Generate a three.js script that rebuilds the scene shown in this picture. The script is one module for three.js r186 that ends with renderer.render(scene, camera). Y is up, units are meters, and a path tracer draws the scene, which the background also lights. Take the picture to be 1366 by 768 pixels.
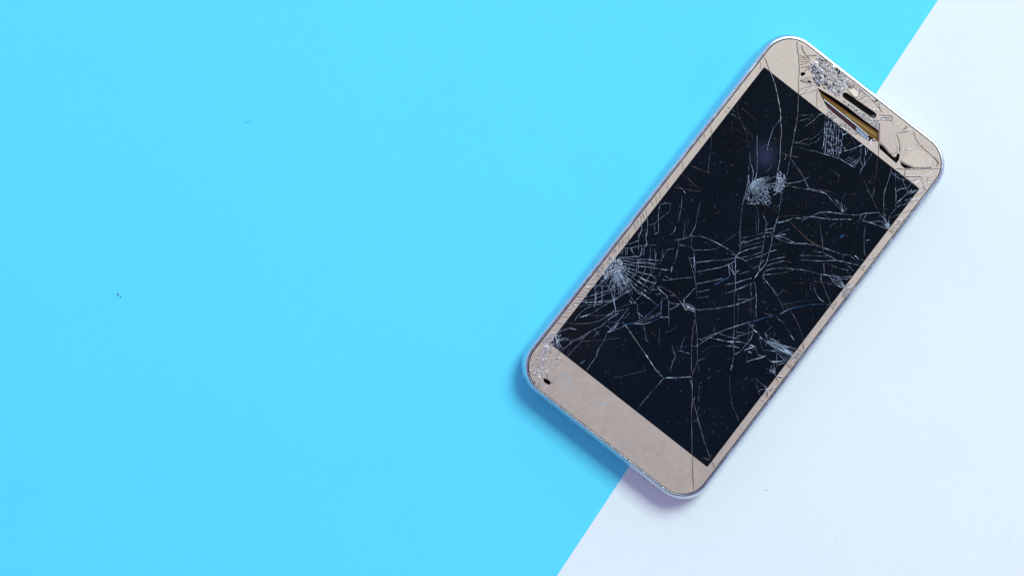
import * as THREE from 'three';
import { mergeGeometries } from 'three/addons/utils/BufferGeometryUtils.js';
import { RectAreaLightUniformsLib } from 'three/addons/lights/RectAreaLightUniformsLib.js';

// ---------------------------------------------------------------- camera, surroundings, lamp, exposure
const MM = 0.001;                       // everything below is measured in millimetres, built in metres
const GLASS = 7.8;                      // height of the cover glass above the paper
const scene = new THREE.Scene();
const camera = new THREE.PerspectiveCamera(20, 1024 / 575, 0.02, 20);
camera.up.set(-0.61713, 0.06939, -0.78379);
camera.position.set(-47.403 * MM, (504.746 + GLASS) * MM, 91.094 * MM);
camera.lookAt((-47.403 - 6.599) * MM, (504.746 + GLASS - 996.526) * MM, (91.094 - 83.023) * MM);

// plain, dim studio surroundings: darker overhead, paler towards the sides, palest on the window's side
function surroundings() {
  const w = 64, h = 32, d = new Float32Array(w * h * 4);
  for (let j = 0; j < h; j++) for (let i = 0; i < w; i++) {
    const s = Math.sin(((j + 0.5) / h - 0.5) * Math.PI), t0 = s > 0 ? Math.pow(1 - s, 1.6) : 1;
    const k = (j * w + i) * 4, az = ((i + 0.5) / w - 0.5) * 2 * Math.PI, t = t0 * (1 + 0.5 * (-0.8 * Math.cos(az) - 0.6 * Math.sin(az)));
    d[k] = AMB0[0] + (AMB1[0] - AMB0[0]) * t; d[k + 1] = AMB0[1] + (AMB1[1] - AMB0[1]) * t; d[k + 2] = AMB0[2] + (AMB1[2] - AMB0[2]) * t; d[k + 3] = 1;
  }
  const tx = new THREE.DataTexture(d, w, h, THREE.RGBAFormat, THREE.FloatType);
  tx.mapping = THREE.EquirectangularReflectionMapping; tx.magFilter = tx.minFilter = THREE.LinearFilter; tx.needsUpdate = true;
  return tx;
}
const AMB0 = [0.11, 0.135, 0.205], AMB1 = [1.38, 1.20, 2.0];
scene.background = surroundings();
scene.environment = scene.background;

RectAreaLightUniformsLib.init();
const lamp = new THREE.RectAreaLight(new THREE.Color(0.89, 1.13, 1.05), 13.6, 1.16, 0.96);
lamp.position.set(-0.03, 1.80, -1.6);
lamp.lookAt(0, 0, 0);
scene.add(lamp);

const renderer = new THREE.WebGLRenderer({ antialias: true });
renderer.toneMapping = THREE.LinearToneMapping;
renderer.toneMappingExposure = 1;
renderer.shadowMap.enabled = true;

// ---------------------------------------------------------------- helpers
let seed = 20417;
const rnd = () => { seed = (seed * 1664525 + 1013904223) >>> 0; return seed / 4294967296; };
const rr = (a, b) => a + (b - a) * rnd();
const pts = (a) => { const o = []; for (let i = 0; i < a.length; i += 2) o.push([a[i], a[i + 1]]); return o; };

function put(name, geometry, material, parent, data) {
  const m = new THREE.Mesh(geometry, material);
  m.name = name; m.castShadow = m.receiveShadow = true;
  if (data) Object.assign(m.userData, data);
  (parent || scene).add(m);
  return m;
}
function soup(positions, colors) {                       // triangles as they come, flat shaded
  const g = new THREE.BufferGeometry();
  g.setAttribute('position', new THREE.Float32BufferAttribute(positions, 3));
  if (colors) g.setAttribute('color', new THREE.Float32BufferAttribute(colors, 3));
  g.computeVertexNormals();
  return g;
}
const noise2 = (() => {                                    // value noise that tiles with period p
  const h = (x, y) => { let n = (x * 374761393 + y * 668265263) | 0; n = Math.imul(n ^ (n >>> 13), 1274126177); return ((n ^ (n >>> 16)) >>> 0) / 4294967296; };
  const f = (t) => t * t * (3 - 2 * t);
  return (x, y, p) => {
    const i = Math.floor(x), j = Math.floor(y), u = f(x - i), v = f(y - j), m = (k) => ((k % p) + p) % p;
    const a = h(m(i), m(j)), b = h(m(i + 1), m(j)), c = h(m(i), m(j + 1)), d = h(m(i + 1), m(j + 1));
    return (a * (1 - u) + b * u) * (1 - v) + (c * (1 - u) + d * u) * v;
  };
})();
function texture(size, f, srgb) {                        // f(u, v) -> [r, g, b] in 0..1
  const d = new Uint8Array(size * size * 4);
  for (let j = 0; j < size; j++) for (let i = 0; i < size; i++) {
    const c = f(i / size, j / size), k = (j * size + i) * 4;
    for (let n = 0; n < 3; n++) d[k + n] = Math.max(0, Math.min(255, Math.round(c[n] * 255)));
    d[k + 3] = 255;
  }
  const t = new THREE.DataTexture(d, size, size);
  t.wrapS = t.wrapT = THREE.RepeatWrapping; t.magFilter = THREE.LinearFilter; t.minFilter = THREE.LinearFilter;
  if (srgb) t.colorSpace = THREE.SRGBColorSpace;
  t.needsUpdate = true;
  return t;
}
const grey = (f) => (u, v) => { const x = f(u, v); return [x, x, x]; };

// flat outline (x, z in mm) -> plate between heights y0 and y1
function toShape(poly, holes = []) {
  const s = new THREE.Shape(poly.map(([x, z]) => new THREE.Vector2(x * MM, -z * MM)));
  for (const h of holes) s.holes.push(new THREE.Path(h.map(([x, z]) => new THREE.Vector2(x * MM, -z * MM))));
  return s;
}
function plate(poly, y0, y1, holes, bevel = 0) {
  const g = new THREE.ExtrudeGeometry(toShape(poly, holes), {
    depth: (y1 - y0 - 2 * bevel) * MM, bevelEnabled: bevel > 0, bevelThickness: bevel * MM, bevelSize: bevel * MM, bevelOffset: -bevel * MM, bevelSegments: 4, steps: 1, curveSegments: 4 });
  g.translate(0, 0, (y0 + bevel) * MM); g.rotateX(-Math.PI / 2);
  return g;
}
function sheet(poly, y, holes) {
  const g = new THREE.ShapeGeometry(toShape(poly, holes));
  g.rotateX(-Math.PI / 2); g.translate(0, y * MM, 0);
  return g;
}
// rounded rectangle, counted round from the right side, with its outward normals
function outline(x0, z0, x1, z1, r, n = 22) {
  const o = [], c = [[x1 - r, z1 - r, 0], [x0 + r, z1 - r, 1], [x0 + r, z0 + r, 2], [x1 - r, z0 + r, 3]];
  for (const [cx, cz, q] of c) for (let i = 0; i <= n; i++) {
    const a = (q + i / n) * Math.PI / 2;
    o.push([cx + r * Math.cos(a), cz + r * Math.sin(a), Math.cos(a), Math.sin(a)]);
  }
  return o;
}
const capsule = (ax, az, bx, bz, r, n = 10) => {
  const a = Math.atan2(bz - az, bx - ax), o = [];
  for (let i = 0; i <= n; i++) { const t = a - Math.PI / 2 + Math.PI * i / n; o.push([bx + r * Math.cos(t), bz + r * Math.sin(t)]); }
  for (let i = 0; i <= n; i++) { const t = a + Math.PI / 2 + Math.PI * i / n; o.push([ax + r * Math.cos(t), az + r * Math.sin(t)]); }
  return o;
};
const inside = (poly, x, z) => {
  let c = false;
  for (let i = 0, j = poly.length - 1; i < poly.length; j = i++) {
    const [xi, zi] = poly[i], [xj, zj] = poly[j];
    if ((zi > z) !== (zj > z) && x < ((xj - xi) * (z - zi)) / (zj - zi) + xi) c = !c;
  }
  return c;
};

// ---------------------------------------------------------------- outlines on the face of the phone (mm from the middle of its screen)
const OUT = {
  cable: pts([-13.88, -60.64, -8.69, -61.39, -3.38, -61.8, 3.53, -61.76, 9.67, -62, 11.83, -59.15, 10.11, -58.03, 8.94, -57.11, 4.53, -57.15, -0, -57.36, -4.42, -57.41, -7.55, -57.59, -8.76, -58.03, -10.61, -58.98, -12.1, -59.7]),
  amber: pts([-12.28, -60.19, -1.02, -60.68, 10.13, -61.48, 11.99, -59.02, 10.71, -58.89, 8.22, -58.88, 2.97, -59.22, -3.34, -59.29, -10.25, -59.32]),
  cream: pts([-1.99, -59.98, 3.39, -60.31, 10.06, -60.66, 10.42, -60.19, 3.78, -59.8, -1.63, -59.5]),
  metal: pts([-10.06, -59.24, -3.28, -59.21, 3.03, -59.14, 8.15, -58.81, 8.37, -58.51, 3.25, -58.84, -3.05, -58.91, -9.84, -58.95]),
  maroon: pts([-8.7, -58.76, -5.43, -58.75, -1.03, -58.71, 3.39, -58.66, 4.11, -57.71, -0.3, -57.76, -4.71, -57.79, -7.97, -57.81]),
  steel: pts([3.07, -58.66, 5.36, -58.54, 8.51, -58.33, 9.29, -57.3, 6.14, -57.5, 3.85, -57.63]),
  slotA: pts([-5.33, -64.28]),
  slotB: pts([5.44, -64.85]),
  screw: pts([5.77, -64.5]),
  h1: pts([-21.11, -61.19, -20.15, -62.14, -19.32, -62.04, -19.6, -60.67, -20.39, -60.23]),
  h2: pts([-17.16, -61.08, -17.69, -59.9, -15.81, -60.63]),
  h3: pts([-19.03, -65.99, -17.02, -65.52, -15.94, -65.24, -16.24, -64.3, -17.19, -63.93, -18.56, -63.99, -19.33, -64.52]),
  h4: pts([-19.05, -68.58, -17.28, -69.23, -16.59, -68.81, -17.44, -67.95, -18.36, -68.17]),
  h5: pts([-15.38, -61.55, -14.57, -62.11, -13.25, -61.71, -13.68, -61.14]),
  h6: pts([-26.05, 65.03, -25.19, 64.72, -24.12, 64.43, -23.08, 64.72, -23.19, 65.62, -24.82, 65.9]),
  h7: pts([-27.87, 67.74, -26.99, 67.45, -26.89, 67.96]),
  h8: pts([12.3, -58.95, 13.98, -58.95, 16.53, -58.31, 18.63, -58.26, 19.12, -58.85, 18.73, -59.86, 19.61, -60.18, 20.45, -58.57, 20.42, -57.13, 18.08, -57.25, 16.1, -57.39, 13.38, -57.52]),
  h9: pts([20.83, -58.37, 22.71, -58.57, 25.86, -59.36, 23.48, -57.55, 22.28, -57.55]),
  h10: pts([3.04, -68.95, 3.2, -69.38, 3.66, -69.36, 3.82, -68.96, 3.48, -68.61]),
  s1: pts([8.39, -64.11, 10.91, -66.73, 13.9, -66.51, 14.71, -65.43, 14.67, -63.5, 16.31, -62.32, 18.55, -60.1, 18.06, -58.76, 16.94, -58.26, 14.51, -58.99, 12.03, -59.3]),
  s2: pts([-19.69, -59.18, -18.76, -61.3, -17.47, -62.56, -17.26, -61.2, -17.75, -59.58]),
  s3: pts([20.92, -58.75, 21.4, -61.79, 22.26, -64.38, 26.15, -65.94, 28.45, -65.87, 30.22, -63.27, 26.67, -60.27, 25.86, -59.55, 22.6, -58.71]),
  s5: pts([-20.06, -68.93, -22.72, -66.5, -24.66, -67.17, -25.94, -68.26, -25.01, -69.01]),
  s6: pts([-7.19, -67.62, -6.9, -68.53, -5.73, -69.16, -4.94, -68.72, -5.75, -67.61]),
  s7: pts([-6.42, -66.31, -4.44, -67.66, -2.6, -67.71, -1.91, -66.31, -2.78, -65.47]),
  z1: pts([-20.03, -69.14, -18.53, -69.38, -14.08, -69.47, -8.81, -69.46, -6.88, -68.89, -6.64, -66.6, -6.67, -64.66, -6.52, -62.48, -9.48, -62.42, -11.66, -61.83, -13.86, -62.76, -16.27, -65.43, -18.96, -66.74, -19.86, -67.93]),
  z2: pts([-5.93, -62.7, -2.84, -62.74, 5.88, -63.63, 7.63, -64.7, 9.49, -62.24, 3.38, -61.96, -2.78, -61.84]),
  z3: pts([-7.42, -56.42, -7.49, -57.51, -4.33, -57.29, 0.09, -57.24, 4.62, -57.04, 6.84, -57.4, 5.13, -56.36, 1.65, -55.18, -2.58, -55, -5.84, -55.58]),
  z4: pts([-33.18, 55.88, -32.77, 53.34, -30.83, 51.08, -29.18, 52.74, -29.48, 55.19, -29.65, 58.28, -28.33, 60.92, -26.62, 62.17, -26.7, 64.43, -27.08, 65.83, -28.76, 66.04, -29.27, 63.5, -30.92, 61.85, -31.48, 59.71, -31.64, 57.62, -33.22, 57.02]),
  z5: pts([30.84, 11.57, 32.59, 8.53, 33.6, 9.11, 33.04, 13, 31.35, 13.22]),
  z6: pts([29.09, -40.21, 30.53, -40.78, 31.14, -39, 29.93, -38.61]),
  z7: pts([-31.15, 21.62, -29.18, 20.82, -27.11, 22.54, -27.31, 24.19, -28.79, 26.1, -29.33, 28.76, -30.43, 29.25, -31.47, 26.72, -31.36, 23.27]),
  z8: pts([-13.19, -22.99, -7.1, -27.23, -2.89, -21.72, -6.66, -19.03, -10.36, -18.16]),
  z9: pts([-32.93, 29.36, -33.3, 25.55, -32.2, 21.7, -31.3, 21.44, -31.56, 24.93, -31.71, 29.51]),
  z10: pts([-7.43, -31.1, -6.99, -32.04, -4.44, -31.99, -3.11, -29.5, -2.36, -27.14, -4.69, -25.6]),
  z11: pts([31.25, -15.22, 32.64, -17.81, 33.76, -16.82, 33.55, -13.66, 32.21, -12.98]),
  z12: pts([-6.41, -54.94, -5.24, -55.87, -0.27, -55.25, 4.53, -49.17, 5.03, -47.28, 0.57, -45.27, -1.64, -47.69]),
  z13: pts([-20.48, -65.52, -18.89, -66.4, -15.62, -65.56, -13.5, -62.28, -14.3, -60.87, -15.96, -61.08, -17.78, -63.46, -19.85, -63.72]),
  u1: pts([-21.89, 62.32, -20.7, 62.67, -19.57, 62.71, -18.58, 62.56, -18.03, 61.61, -18.27, 60.59, -19.89, 59.83]),
  u2: pts([-22.34, 60.57, -21.55, 60.4, -20.61, 60.33]),
  u3: pts([-8.36, 60.3, -7.11, 60.49, -6.36, 60.27, -5.82, 59.3, -6.28, 58.37]),
  u4: pts([5.69, 66.08, 7.37, 66.06]),
  paleSpot: pts([-13.54, -33.16]),
  dent: pts([33.8, -18.43]),};

// ---------------------------------------------------------------- the surface: table and two sheets of card
const tableTex = texture(256, grey((u, v) => 0.5 + 0.25 * noise2(u * 8, v * 64, 64) + 0.2 * noise2(u * 64, v * 64, 64)));
put('table_top', new THREE.BoxGeometry(2.4, 0.03, 1.6).translate(0, -0.0157, 0), new THREE.MeshStandardMaterial({ color: new THREE.Color(0.42, 0.40, 0.38), roughness: 0.7, bumpMap: tableTex, bumpScale: 0.0001 }), scene, { kind: 'structure' });

const fibre = texture(512, grey((u, v) => 0.45 * noise2(u * 256, v * 256, 256) + 0.3 * noise2(u * 96, v * 96, 96) + 0.25 * noise2(u * 24, v * 24, 24)));
fibre.repeat.set(16, 16);
const paperTone = (tint) => texture(512, (u, v) => {
  const n = 0.992 + 0.008 * noise2(u * 200, v * 200, 200) - 0.012 * Math.pow(noise2(u * 5 + 3, v * 5, 5), 3) - 0.006 * noise2(u * 17, v * 17, 17);
  return [n * tint, n, n];
}, true);
const toneBlue = paperTone(0.99), toneWhite = paperTone(1);
toneBlue.repeat.set(4, 4); toneWhite.repeat.set(4, 4);
const blueCard = new THREE.MeshPhysicalMaterial({ color: new THREE.Color(0.128, 0.735, 0.95), map: toneBlue, roughness: 0.75, bumpMap: fibre, bumpScale: 0.00002, specularIntensity: 0.3 });
const whiteCard = new THREE.MeshPhysicalMaterial({ color: new THREE.Color(0.86, 0.88, 0.88), map: toneWhite, roughness: 0.8, bumpMap: fibre, bumpScale: 0.00002, specularIntensity: 0.3 });
// where the white sheet's straight edge runs across the blue one
const edgeAt = (z) => 0.1285 + (z + 110.3) * (15.4985 / 220.84);
const blue = plate([[edgeAt(-230) + 12, -230], [edgeAt(290) + 12, 290], [-330, 312], [-366, -205]], -0.55, -0.27);
put('blue_card', blue, blueCard, scene, { label: 'bright sky blue sheet of card under the left side of the phone', category: 'card sheet' });
const white = plate([[edgeAt(-250), -250], [330, -273], [366, 246], [edgeAt(270), 270]], -0.26, 0);
put('white_card', white, whiteCard, scene, { label: 'white sheet of card under the right side of the phone', category: 'card sheet' });

// ---------------------------------------------------------------- the phone
const phone = new THREE.Group();
phone.name = 'smartphone';
phone.userData = { label: 'smartphone with shattered dark screen, champagne bezel and chrome edge, lying on the two cards', category: 'phone' };
scene.add(phone);

const brushed = texture(512, (u, v) => { const n = 0.93 + 0.07 * noise2(u * 220, v * 220, 220) * noise2(u * 90, v * 90, 90) - 0.01 * Math.pow(noise2(u * 6, v * 6, 6), 2) + 0.008 * noise2(u * 13, v * 13, 13); return [n, n, n]; }, true);
brushed.repeat.set(16, 16);
const sheen = texture(256, grey((u, v) => 0.44 + 0.04 * noise2(u * 5, v * 5, 5) + 0.12 * noise2(u * 40, v * 40, 40)));
sheen.repeat.set(20, 20);
const M = {
  chrome: null,
  bezel: new THREE.MeshPhysicalMaterial({ color: new THREE.Color(0.60, 0.463, 0.392), map: brushed, roughness: 1, roughnessMap: sheen, metalness: 0.4, clearcoat: 0.25, clearcoatRoughness: 0.4, bumpMap: fibre, bumpScale: 0.000003 }),
  dark: new THREE.MeshPhysicalMaterial({ color: new THREE.Color(0.006, 0.005, 0.006), roughness: 0.7, specularIntensity: 0.15 }),
  gasket: new THREE.MeshStandardMaterial({ color: new THREE.Color(0.05, 0.04, 0.05), roughness: 0.5 }),
  glass: new THREE.MeshPhysicalMaterial({ color: 0xffffff, transmission: 1, thickness: 0, roughness: 0.02, ior: 1.5, specularIntensity: 0.35 }),
  amber: new THREE.MeshPhysicalMaterial({ color: new THREE.Color(0.17, 0.07, 0.003), roughness: 0.5, specularIntensity: 0.4 }),
  cream: new THREE.MeshStandardMaterial({ color: new THREE.Color(0.26, 0.16, 0.035), roughness: 0.5 }),
  steel: new THREE.MeshStandardMaterial({ color: new THREE.Color(0.55, 0.58, 0.62), roughness: 0.35, metalness: 0.6 }),
  maroon: new THREE.MeshPhysicalMaterial({ color: new THREE.Color(0.05, 0.012, 0.026), roughness: 0.5, specularIntensity: 0.25 }),
  slate: new THREE.MeshStandardMaterial({ color: new THREE.Color(0.25, 0.27, 0.36), roughness: 0.35, metalness: 0.4 }),
  back: new THREE.MeshStandardMaterial({ color: new THREE.Color(0.42, 0.36, 0.32), roughness: 0.5, metalness: 0.4 }),
};
const scuff = texture(512, grey((u, v) => 0.24 + 0.14 * Math.pow(noise2(u * 40, v * 16, 80), 2) + 0.5 * Math.pow(noise2(u * 256, v * 64, 256), 8)));
M.chrome = new THREE.MeshStandardMaterial({ color: new THREE.Color(0.60, 0.64, 0.71), metalness: 1, roughness: 1, roughnessMap: scuff });

// frame, gasket: a profile swept round the glass outline
const GX = 33.3, GZ0 = -69.4, GZ1 = 68.4, GR = 8.6;
const rim = outline(-GX, GZ0, GX, GZ1, GR, 26);
function sweep(profile) {                                 // [outwards, height] in mm
  const pos = [], uv = [], idx = [], n = rim.length, k = profile.length;
  let along = 0;
  for (let i = 0; i <= n; i++) {
    const [x, z, nx, nz] = rim[i % n];
    if (i) { const [px, pz] = rim[(i - 1) % n]; along += Math.hypot(x - px, z - pz); }
    const s = 1 - 0.22 * Math.max(0, nz) ** 2;
    profile.forEach(([d, y], j) => { pos.push((x + nx * d * s) * MM, y * MM, (z + nz * d * s) * MM); uv.push(along / 64, j / (k - 1)); });
  }
  for (let i = 0; i < n; i++) for (let j = 0; j < k - 1; j++) { const a = i * k + j, b = a + k; idx.push(a, a + 1, b, b, a + 1, b + 1); }
  const g = new THREE.BufferGeometry();
  g.setAttribute('position', new THREE.Float32BufferAttribute(pos, 3));
  g.setAttribute('uv', new THREE.Float32BufferAttribute(uv, 2));
  g.setIndex(idx); g.computeVertexNormals();
  return g;
}
const prof = new THREE.SplineCurve([[0.24, 6.7], [0.26, 7.3], [0.32, 7.52], [0.42, 7.58], [0.66, 7.56], [0.98, 7.49], [1.2, 7.27], [1.45, 6.8], [1.8, 6.0], [2.12, 5.0], [2.3, 3.9], [2.22, 2.8], [1.9, 1.7], [1.3, 0.85], [0.5, 0.45], [-0.6, 0.35]].map(([a, b]) => new THREE.Vector2(a, b))).getPoints(44).map((p) => [p.x, p.y]);
put('frame', sweep(prof), M.chrome, phone);
put('gasket', sweep([[-0.5, 6.9], [-0.02, 7.0], [0.27, 7.05], [0.27, 6.4]]), M.gasket, phone);
put('back_cover', plate(outline(-32.6, -68.6, 32.6, 67.6, 8).map(([x, z]) => [x, z]), 0.02, 0.9, [], 0.3), M.back, phone);
put('inner_tray', plate(outline(-GX + 0.3, GZ0 + 0.3, GX - 0.3, GZ1 - 0.3, GR).map(([x, z]) => [x, z]), 6.0, 6.7), M.dark, phone);

// bezel: champagne panel with the screen opening, the earpiece slot and the places where the glass has fallen out
const glassEdge = rim.map(([x, z]) => [x, z]);
const DX = 31.15, DZ = 55.35;
const screenEdge = outline(-DX, -DZ, DX, DZ, 0.45, 4).map(([x, z]) => [x, z]);
const slot = capsule(OUT.slotA[0][0], OUT.slotA[0][1], OUT.slotB[0][0], OUT.slotB[0][1], 1.0);
const shrink = (q, f) => { const cx = q.reduce((s, p) => s + p[0], 0) / q.length, cz = q.reduce((s, p) => s + p[1], 0) / q.length; return q.map(([x, z]) => [cx + (x - cx) * f, cz + (z - cz) * f]); };
const gaps = [shrink(OUT.h1, 0.85), OUT.h2, shrink(OUT.h3, 0.85), shrink(OUT.h4, 0.8), OUT.h5, OUT.h6, OUT.h7, OUT.h8, OUT.h9, OUT.h10];
const bezelHoles = [OUT.cable, slot, ...gaps];
put('bezel', plate(glassEdge, 7.05, 7.76, [screenEdge, ...bezelHoles]), M.bezel, phone);

// the dark screen
const v0 = (x, z) => 0.5 + z / (2 * DZ);                 // reflected haze painted into the colour, paler towards the bottom
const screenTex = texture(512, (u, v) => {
  const x = (u - 0.5) * 2 * DX, z = (0.5 - v) * 2 * DZ, [bx, bz] = OUT.paleSpot[0];  // one paler bluish spot, fading outwards
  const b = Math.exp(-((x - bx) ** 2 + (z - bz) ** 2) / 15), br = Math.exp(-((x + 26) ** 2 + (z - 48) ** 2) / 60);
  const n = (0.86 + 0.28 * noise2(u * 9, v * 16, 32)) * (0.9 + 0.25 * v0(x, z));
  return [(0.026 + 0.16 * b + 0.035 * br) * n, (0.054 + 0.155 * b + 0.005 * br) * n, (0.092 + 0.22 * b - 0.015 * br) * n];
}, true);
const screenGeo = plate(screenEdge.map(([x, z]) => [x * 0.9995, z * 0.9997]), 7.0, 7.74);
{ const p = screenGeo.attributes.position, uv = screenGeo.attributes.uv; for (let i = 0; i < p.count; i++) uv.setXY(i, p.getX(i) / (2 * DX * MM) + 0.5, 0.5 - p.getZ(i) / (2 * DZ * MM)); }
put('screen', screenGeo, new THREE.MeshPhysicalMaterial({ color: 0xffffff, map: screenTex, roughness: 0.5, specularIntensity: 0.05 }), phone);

// what shows through the broken top
const cable = put('ribbon_cable', plate(OUT.amber, 7.0, 7.22), M.amber, phone);
put('cable_border', plate(OUT.cream, 7.224, 7.25), M.cream, cable);
put('shield_strip', plate(OUT.metal, 7.0, 7.36), M.steel, phone);
put('driver_strip', plate(OUT.maroon, 7.0, 7.2), M.maroon, phone);
put('driver_strip', plate(OUT.steel, 6.98, 7.17), M.slate, phone);
{ const c = new THREE.CylinderGeometry(0.72 * MM, 0.72 * MM, 0.5 * MM, 20).translate(OUT.screw[0][0] * MM, 7.0 * MM, OUT.screw[0][1] * MM);
  const s = put('sensor', c, new THREE.MeshStandardMaterial({ color: new THREE.Color(0.03, 0.032, 0.036), roughness: 0.3 }), phone);
  put('lens', new THREE.SphereGeometry(0.42 * MM, 14, 8).scale(1, 0.35, 1).translate(OUT.screw[0][0] * MM, 7.26 * MM, OUT.screw[0][1] * MM), M.gasket, s); }
put('speaker_mesh', plate(slot.map(([x, z]) => [x, z]), 6.7, 6.85), M.dark, phone);

// worn remains of print on the lower bezel
const printMat = new THREE.MeshStandardMaterial({ color: new THREE.Color(0.36, 0.42, 0.44), roughness: 0.6 });
function stroke(line, w, y0, lift) {                      // ridge along a polyline, wandering a little
  const P = [], out = [];
  for (let i = 0; i < line.length - 1; i++) {
    const [ax, az] = line[i], [bx, bz] = line[i + 1], n = Math.max(1, Math.round(Math.hypot(bx - ax, bz - az) / 0.45));
    for (let k = i ? 1 : 0; k <= n; k++) P.push([ax + (bx - ax) * k / n, az + (bz - az) * k / n]);
  }
  const L = P.length, prev = [], ph = rr(0, 900);
  for (let i = 0; i < L; i++) {
    const a = P[Math.max(0, i - 1)], b = P[Math.min(L - 1, i + 1)], l = Math.hypot(b[0] - a[0], b[1] - a[1]) || 1;
    const nx = -(b[1] - a[1]) / l, nz = (b[0] - a[0]) / l, end = i === 0 || i === L - 1;
    const j = end ? 0 : rr(-0.22, 0.22) * Math.min(w, 0.16), h = w * 0.5 * (end ? 0.45 : rr(0.45, 1.1) * (0.55 + 0.9 * noise2(i * 0.45 + ph, ph, 997)));
    const x = P[i][0] + nx * j, z = P[i][1] + nz * j;
    const q = [[x - nx * h, y0, z - nz * h], [x + nx * h * rr(-0.4, 0.4), y0 + lift * rr(0.1, 1.6), z], [x + nx * h, y0, z + nz * h]].map((v) => v.map((c) => c * MM));
    if (i) for (const [m, n] of [[0, 1], [1, 2]]) out.push(...prev[m], ...q[m], ...prev[n], ...prev[n], ...q[m], ...q[n]);
    prev.splice(0, 3, ...q);
  }
  return out;
}
for (const k of ['u1', 'u2', 'u3', 'u4']) put('worn_print', soup(stroke(OUT[k], k === 'u4' ? 0.3 : 0.4, 7.763, 0.008)), printMat, phone);

// cover glass: one clear sheet, open where it has fallen out; cracks, shards and crumbs belong to it
const cover = put('cover_glass', sheet(outline(-GX + 0.35, GZ0 + 0.35, GX - 0.35, GZ1 - 0.35, GR - 0.3).map(([x, z]) => [x, z]), GLASS, bezelHoles), M.glass, phone);

// ---------------------------------------------------------------- cracks, traced one by one
const TINT = { L: [0.62, 0.74, 0.86], O: [0.30, 0.33, 0.30], B: [0.32, 0.20, 0.13], R: [0.5, 0.08, 0.08], N: [0.10, 0.30, 0.62], P: [0.38, 0.36, 0.46], D: [0.05, 0.035, 0.04], M: [0.20, 0.10, 0.08], W: [0.86, 0.83, 0.82], S: [0.60, 0.55, 0.52] };
const GLINT = { L: 0.75, O: 0.5, P: 0.6, N: 0.4, W: 0.35 };      // fracture faces mirror the light here and there
const crackMat = {};
for (const k in TINT) crackMat[k] = new THREE.MeshStandardMaterial({ color: new THREE.Color(...TINT[k]), roughness: 0.4, metalness: GLINT[k] || 0 });
const FINE = { L: 0.72, O: 0.75, P: 0.75, B: 0.8, R: 0.8, N: 0.7, D: 1.5, M: 1.4, W: 1.15, S: 0.8 };
const cracks = [];
const reach = outline(-GX + 0.25, GZ0 + 0.25, GX - 0.25, GZ1 - 0.25, GR - 0.25).map(([x, z]) => [x, z]);
function crack(kind, w, ...a) {
  const line = [];
  pts(a).forEach((p, i, all) => {                       // stops at the edge of the glass
    const q = all[i - 1], in1 = inside(reach, ...p);
    if (i && in1 !== inside(reach, ...q)) {
      let lo = 0, hi = 1;
      for (let k = 0; k < 14; k++) { const m = (lo + hi) / 2; if (inside(reach, q[0] + (p[0] - q[0]) * m, q[1] + (p[1] - q[1]) * m) !== in1) lo = m; else hi = m; }
      line.push([q[0] + (p[0] - q[0]) * lo, q[1] + (p[1] - q[1]) * lo]);
    }
    if (in1) line.push(p);
  });
  if (line.length < 2) return;
  if (kind === 'H') {                                   // an open crack: highlight painted as a white lip, dark gap beside it
    cracks.push(['W', w, line]);
    cracks.push(['D', w * 0.75, line.map(([x, z]) => [x + 0.10 * w / 0.18, z + 0.13 * w / 0.18])]);
  } else cracks.push([kind, 'DMWS'.includes(kind) ? w * FINE[kind] : w * FINE[kind] * (0.45 + 4 * w), line]);   // faint ones much thinner than the open ones
}
crack('D', .13, -32.04, -57.45, -30.73, -56.58, -29.08, -55.4);
crack('O', .22, -28.91, -55.42, -26.61, -54.13, -24.57, -52.69, -22, -50.54, -20.02, -48.69, -18.22, -47.07, -16.82, -45.14, -15.57, -43.85, -14.22, -42.33);
crack('D', .11, -33.14, -55.8, -32.18, -55.04, -31.5, -54.05);
crack('D', .16, -27.88, -68.24, -26.78, -66.94, -25.31, -65.5, -24.37, -64.57, -23.26, -63.31, -21.82, -61.62, -21.05, -60.47, -20.24, -59.2, -18.86, -57.24, -17.33, -55.33);
crack('O', .16, -17.05, -54.87, -15.53, -52.64, -13.77, -50.23, -12.45, -47.85, -10.84, -45.02);
crack('L', .10, -16.95, -45.41, -16.91, -43.16, -16.97, -41.02);
crack('L', .06, -13.45, -49.91, -11.51, -51.3, -9.48, -52.96);
crack('L', .06, -12.39, -47.78, -10.77, -50.33, -9.17, -52.55);
crack('L', .05, -9.33, -48.43, -8.54, -51.72);
crack('B', .08, -28.69, -40.45, -26.48, -40.5, -24.09, -40.3, -22.73, -40.24);
crack('B', .06, -26.07, -37.02, -24.7, -36.21, -23.42, -35.52);
crack('D', .12, -33.31, -57.92, -31.79, -57.22, -29.17, -55.48);
crack('O', .17, -15.16, -43.41, -13.96, -42.08, -12.82, -39.95, -10.88, -37.32, -9.37, -35.1);
crack('L', .16, -9.37, -35.1, -8.39, -33.22, -7.61, -31.57);
crack('O', .17, -11.66, -46.19, -9.78, -42.74, -9.29, -41.61, -8.2, -39.44, -6.81, -37.13);
crack('L', .06, -6.81, -37.13, -6.08, -35.44, -5.05, -33.6, -4.68, -32.38);
crack('L', .13, -16.9, -41.27, -15.97, -38.59, -15.26, -36.68, -14.36, -34.93);
crack('B', .05, -14.36, -34.93, -12.93, -32.66, -11.65, -30.26);
crack('L', .06, -15.26, -36.68, -16.11, -34.87, -16.71, -33.45);
crack('B', .07, -24.35, -36.1, -22.98, -35.29, -21.37, -33.92);
crack('L', .07, -22.75, -35.48, -22.2, -35.73, -21.58, -35.65);
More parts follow.
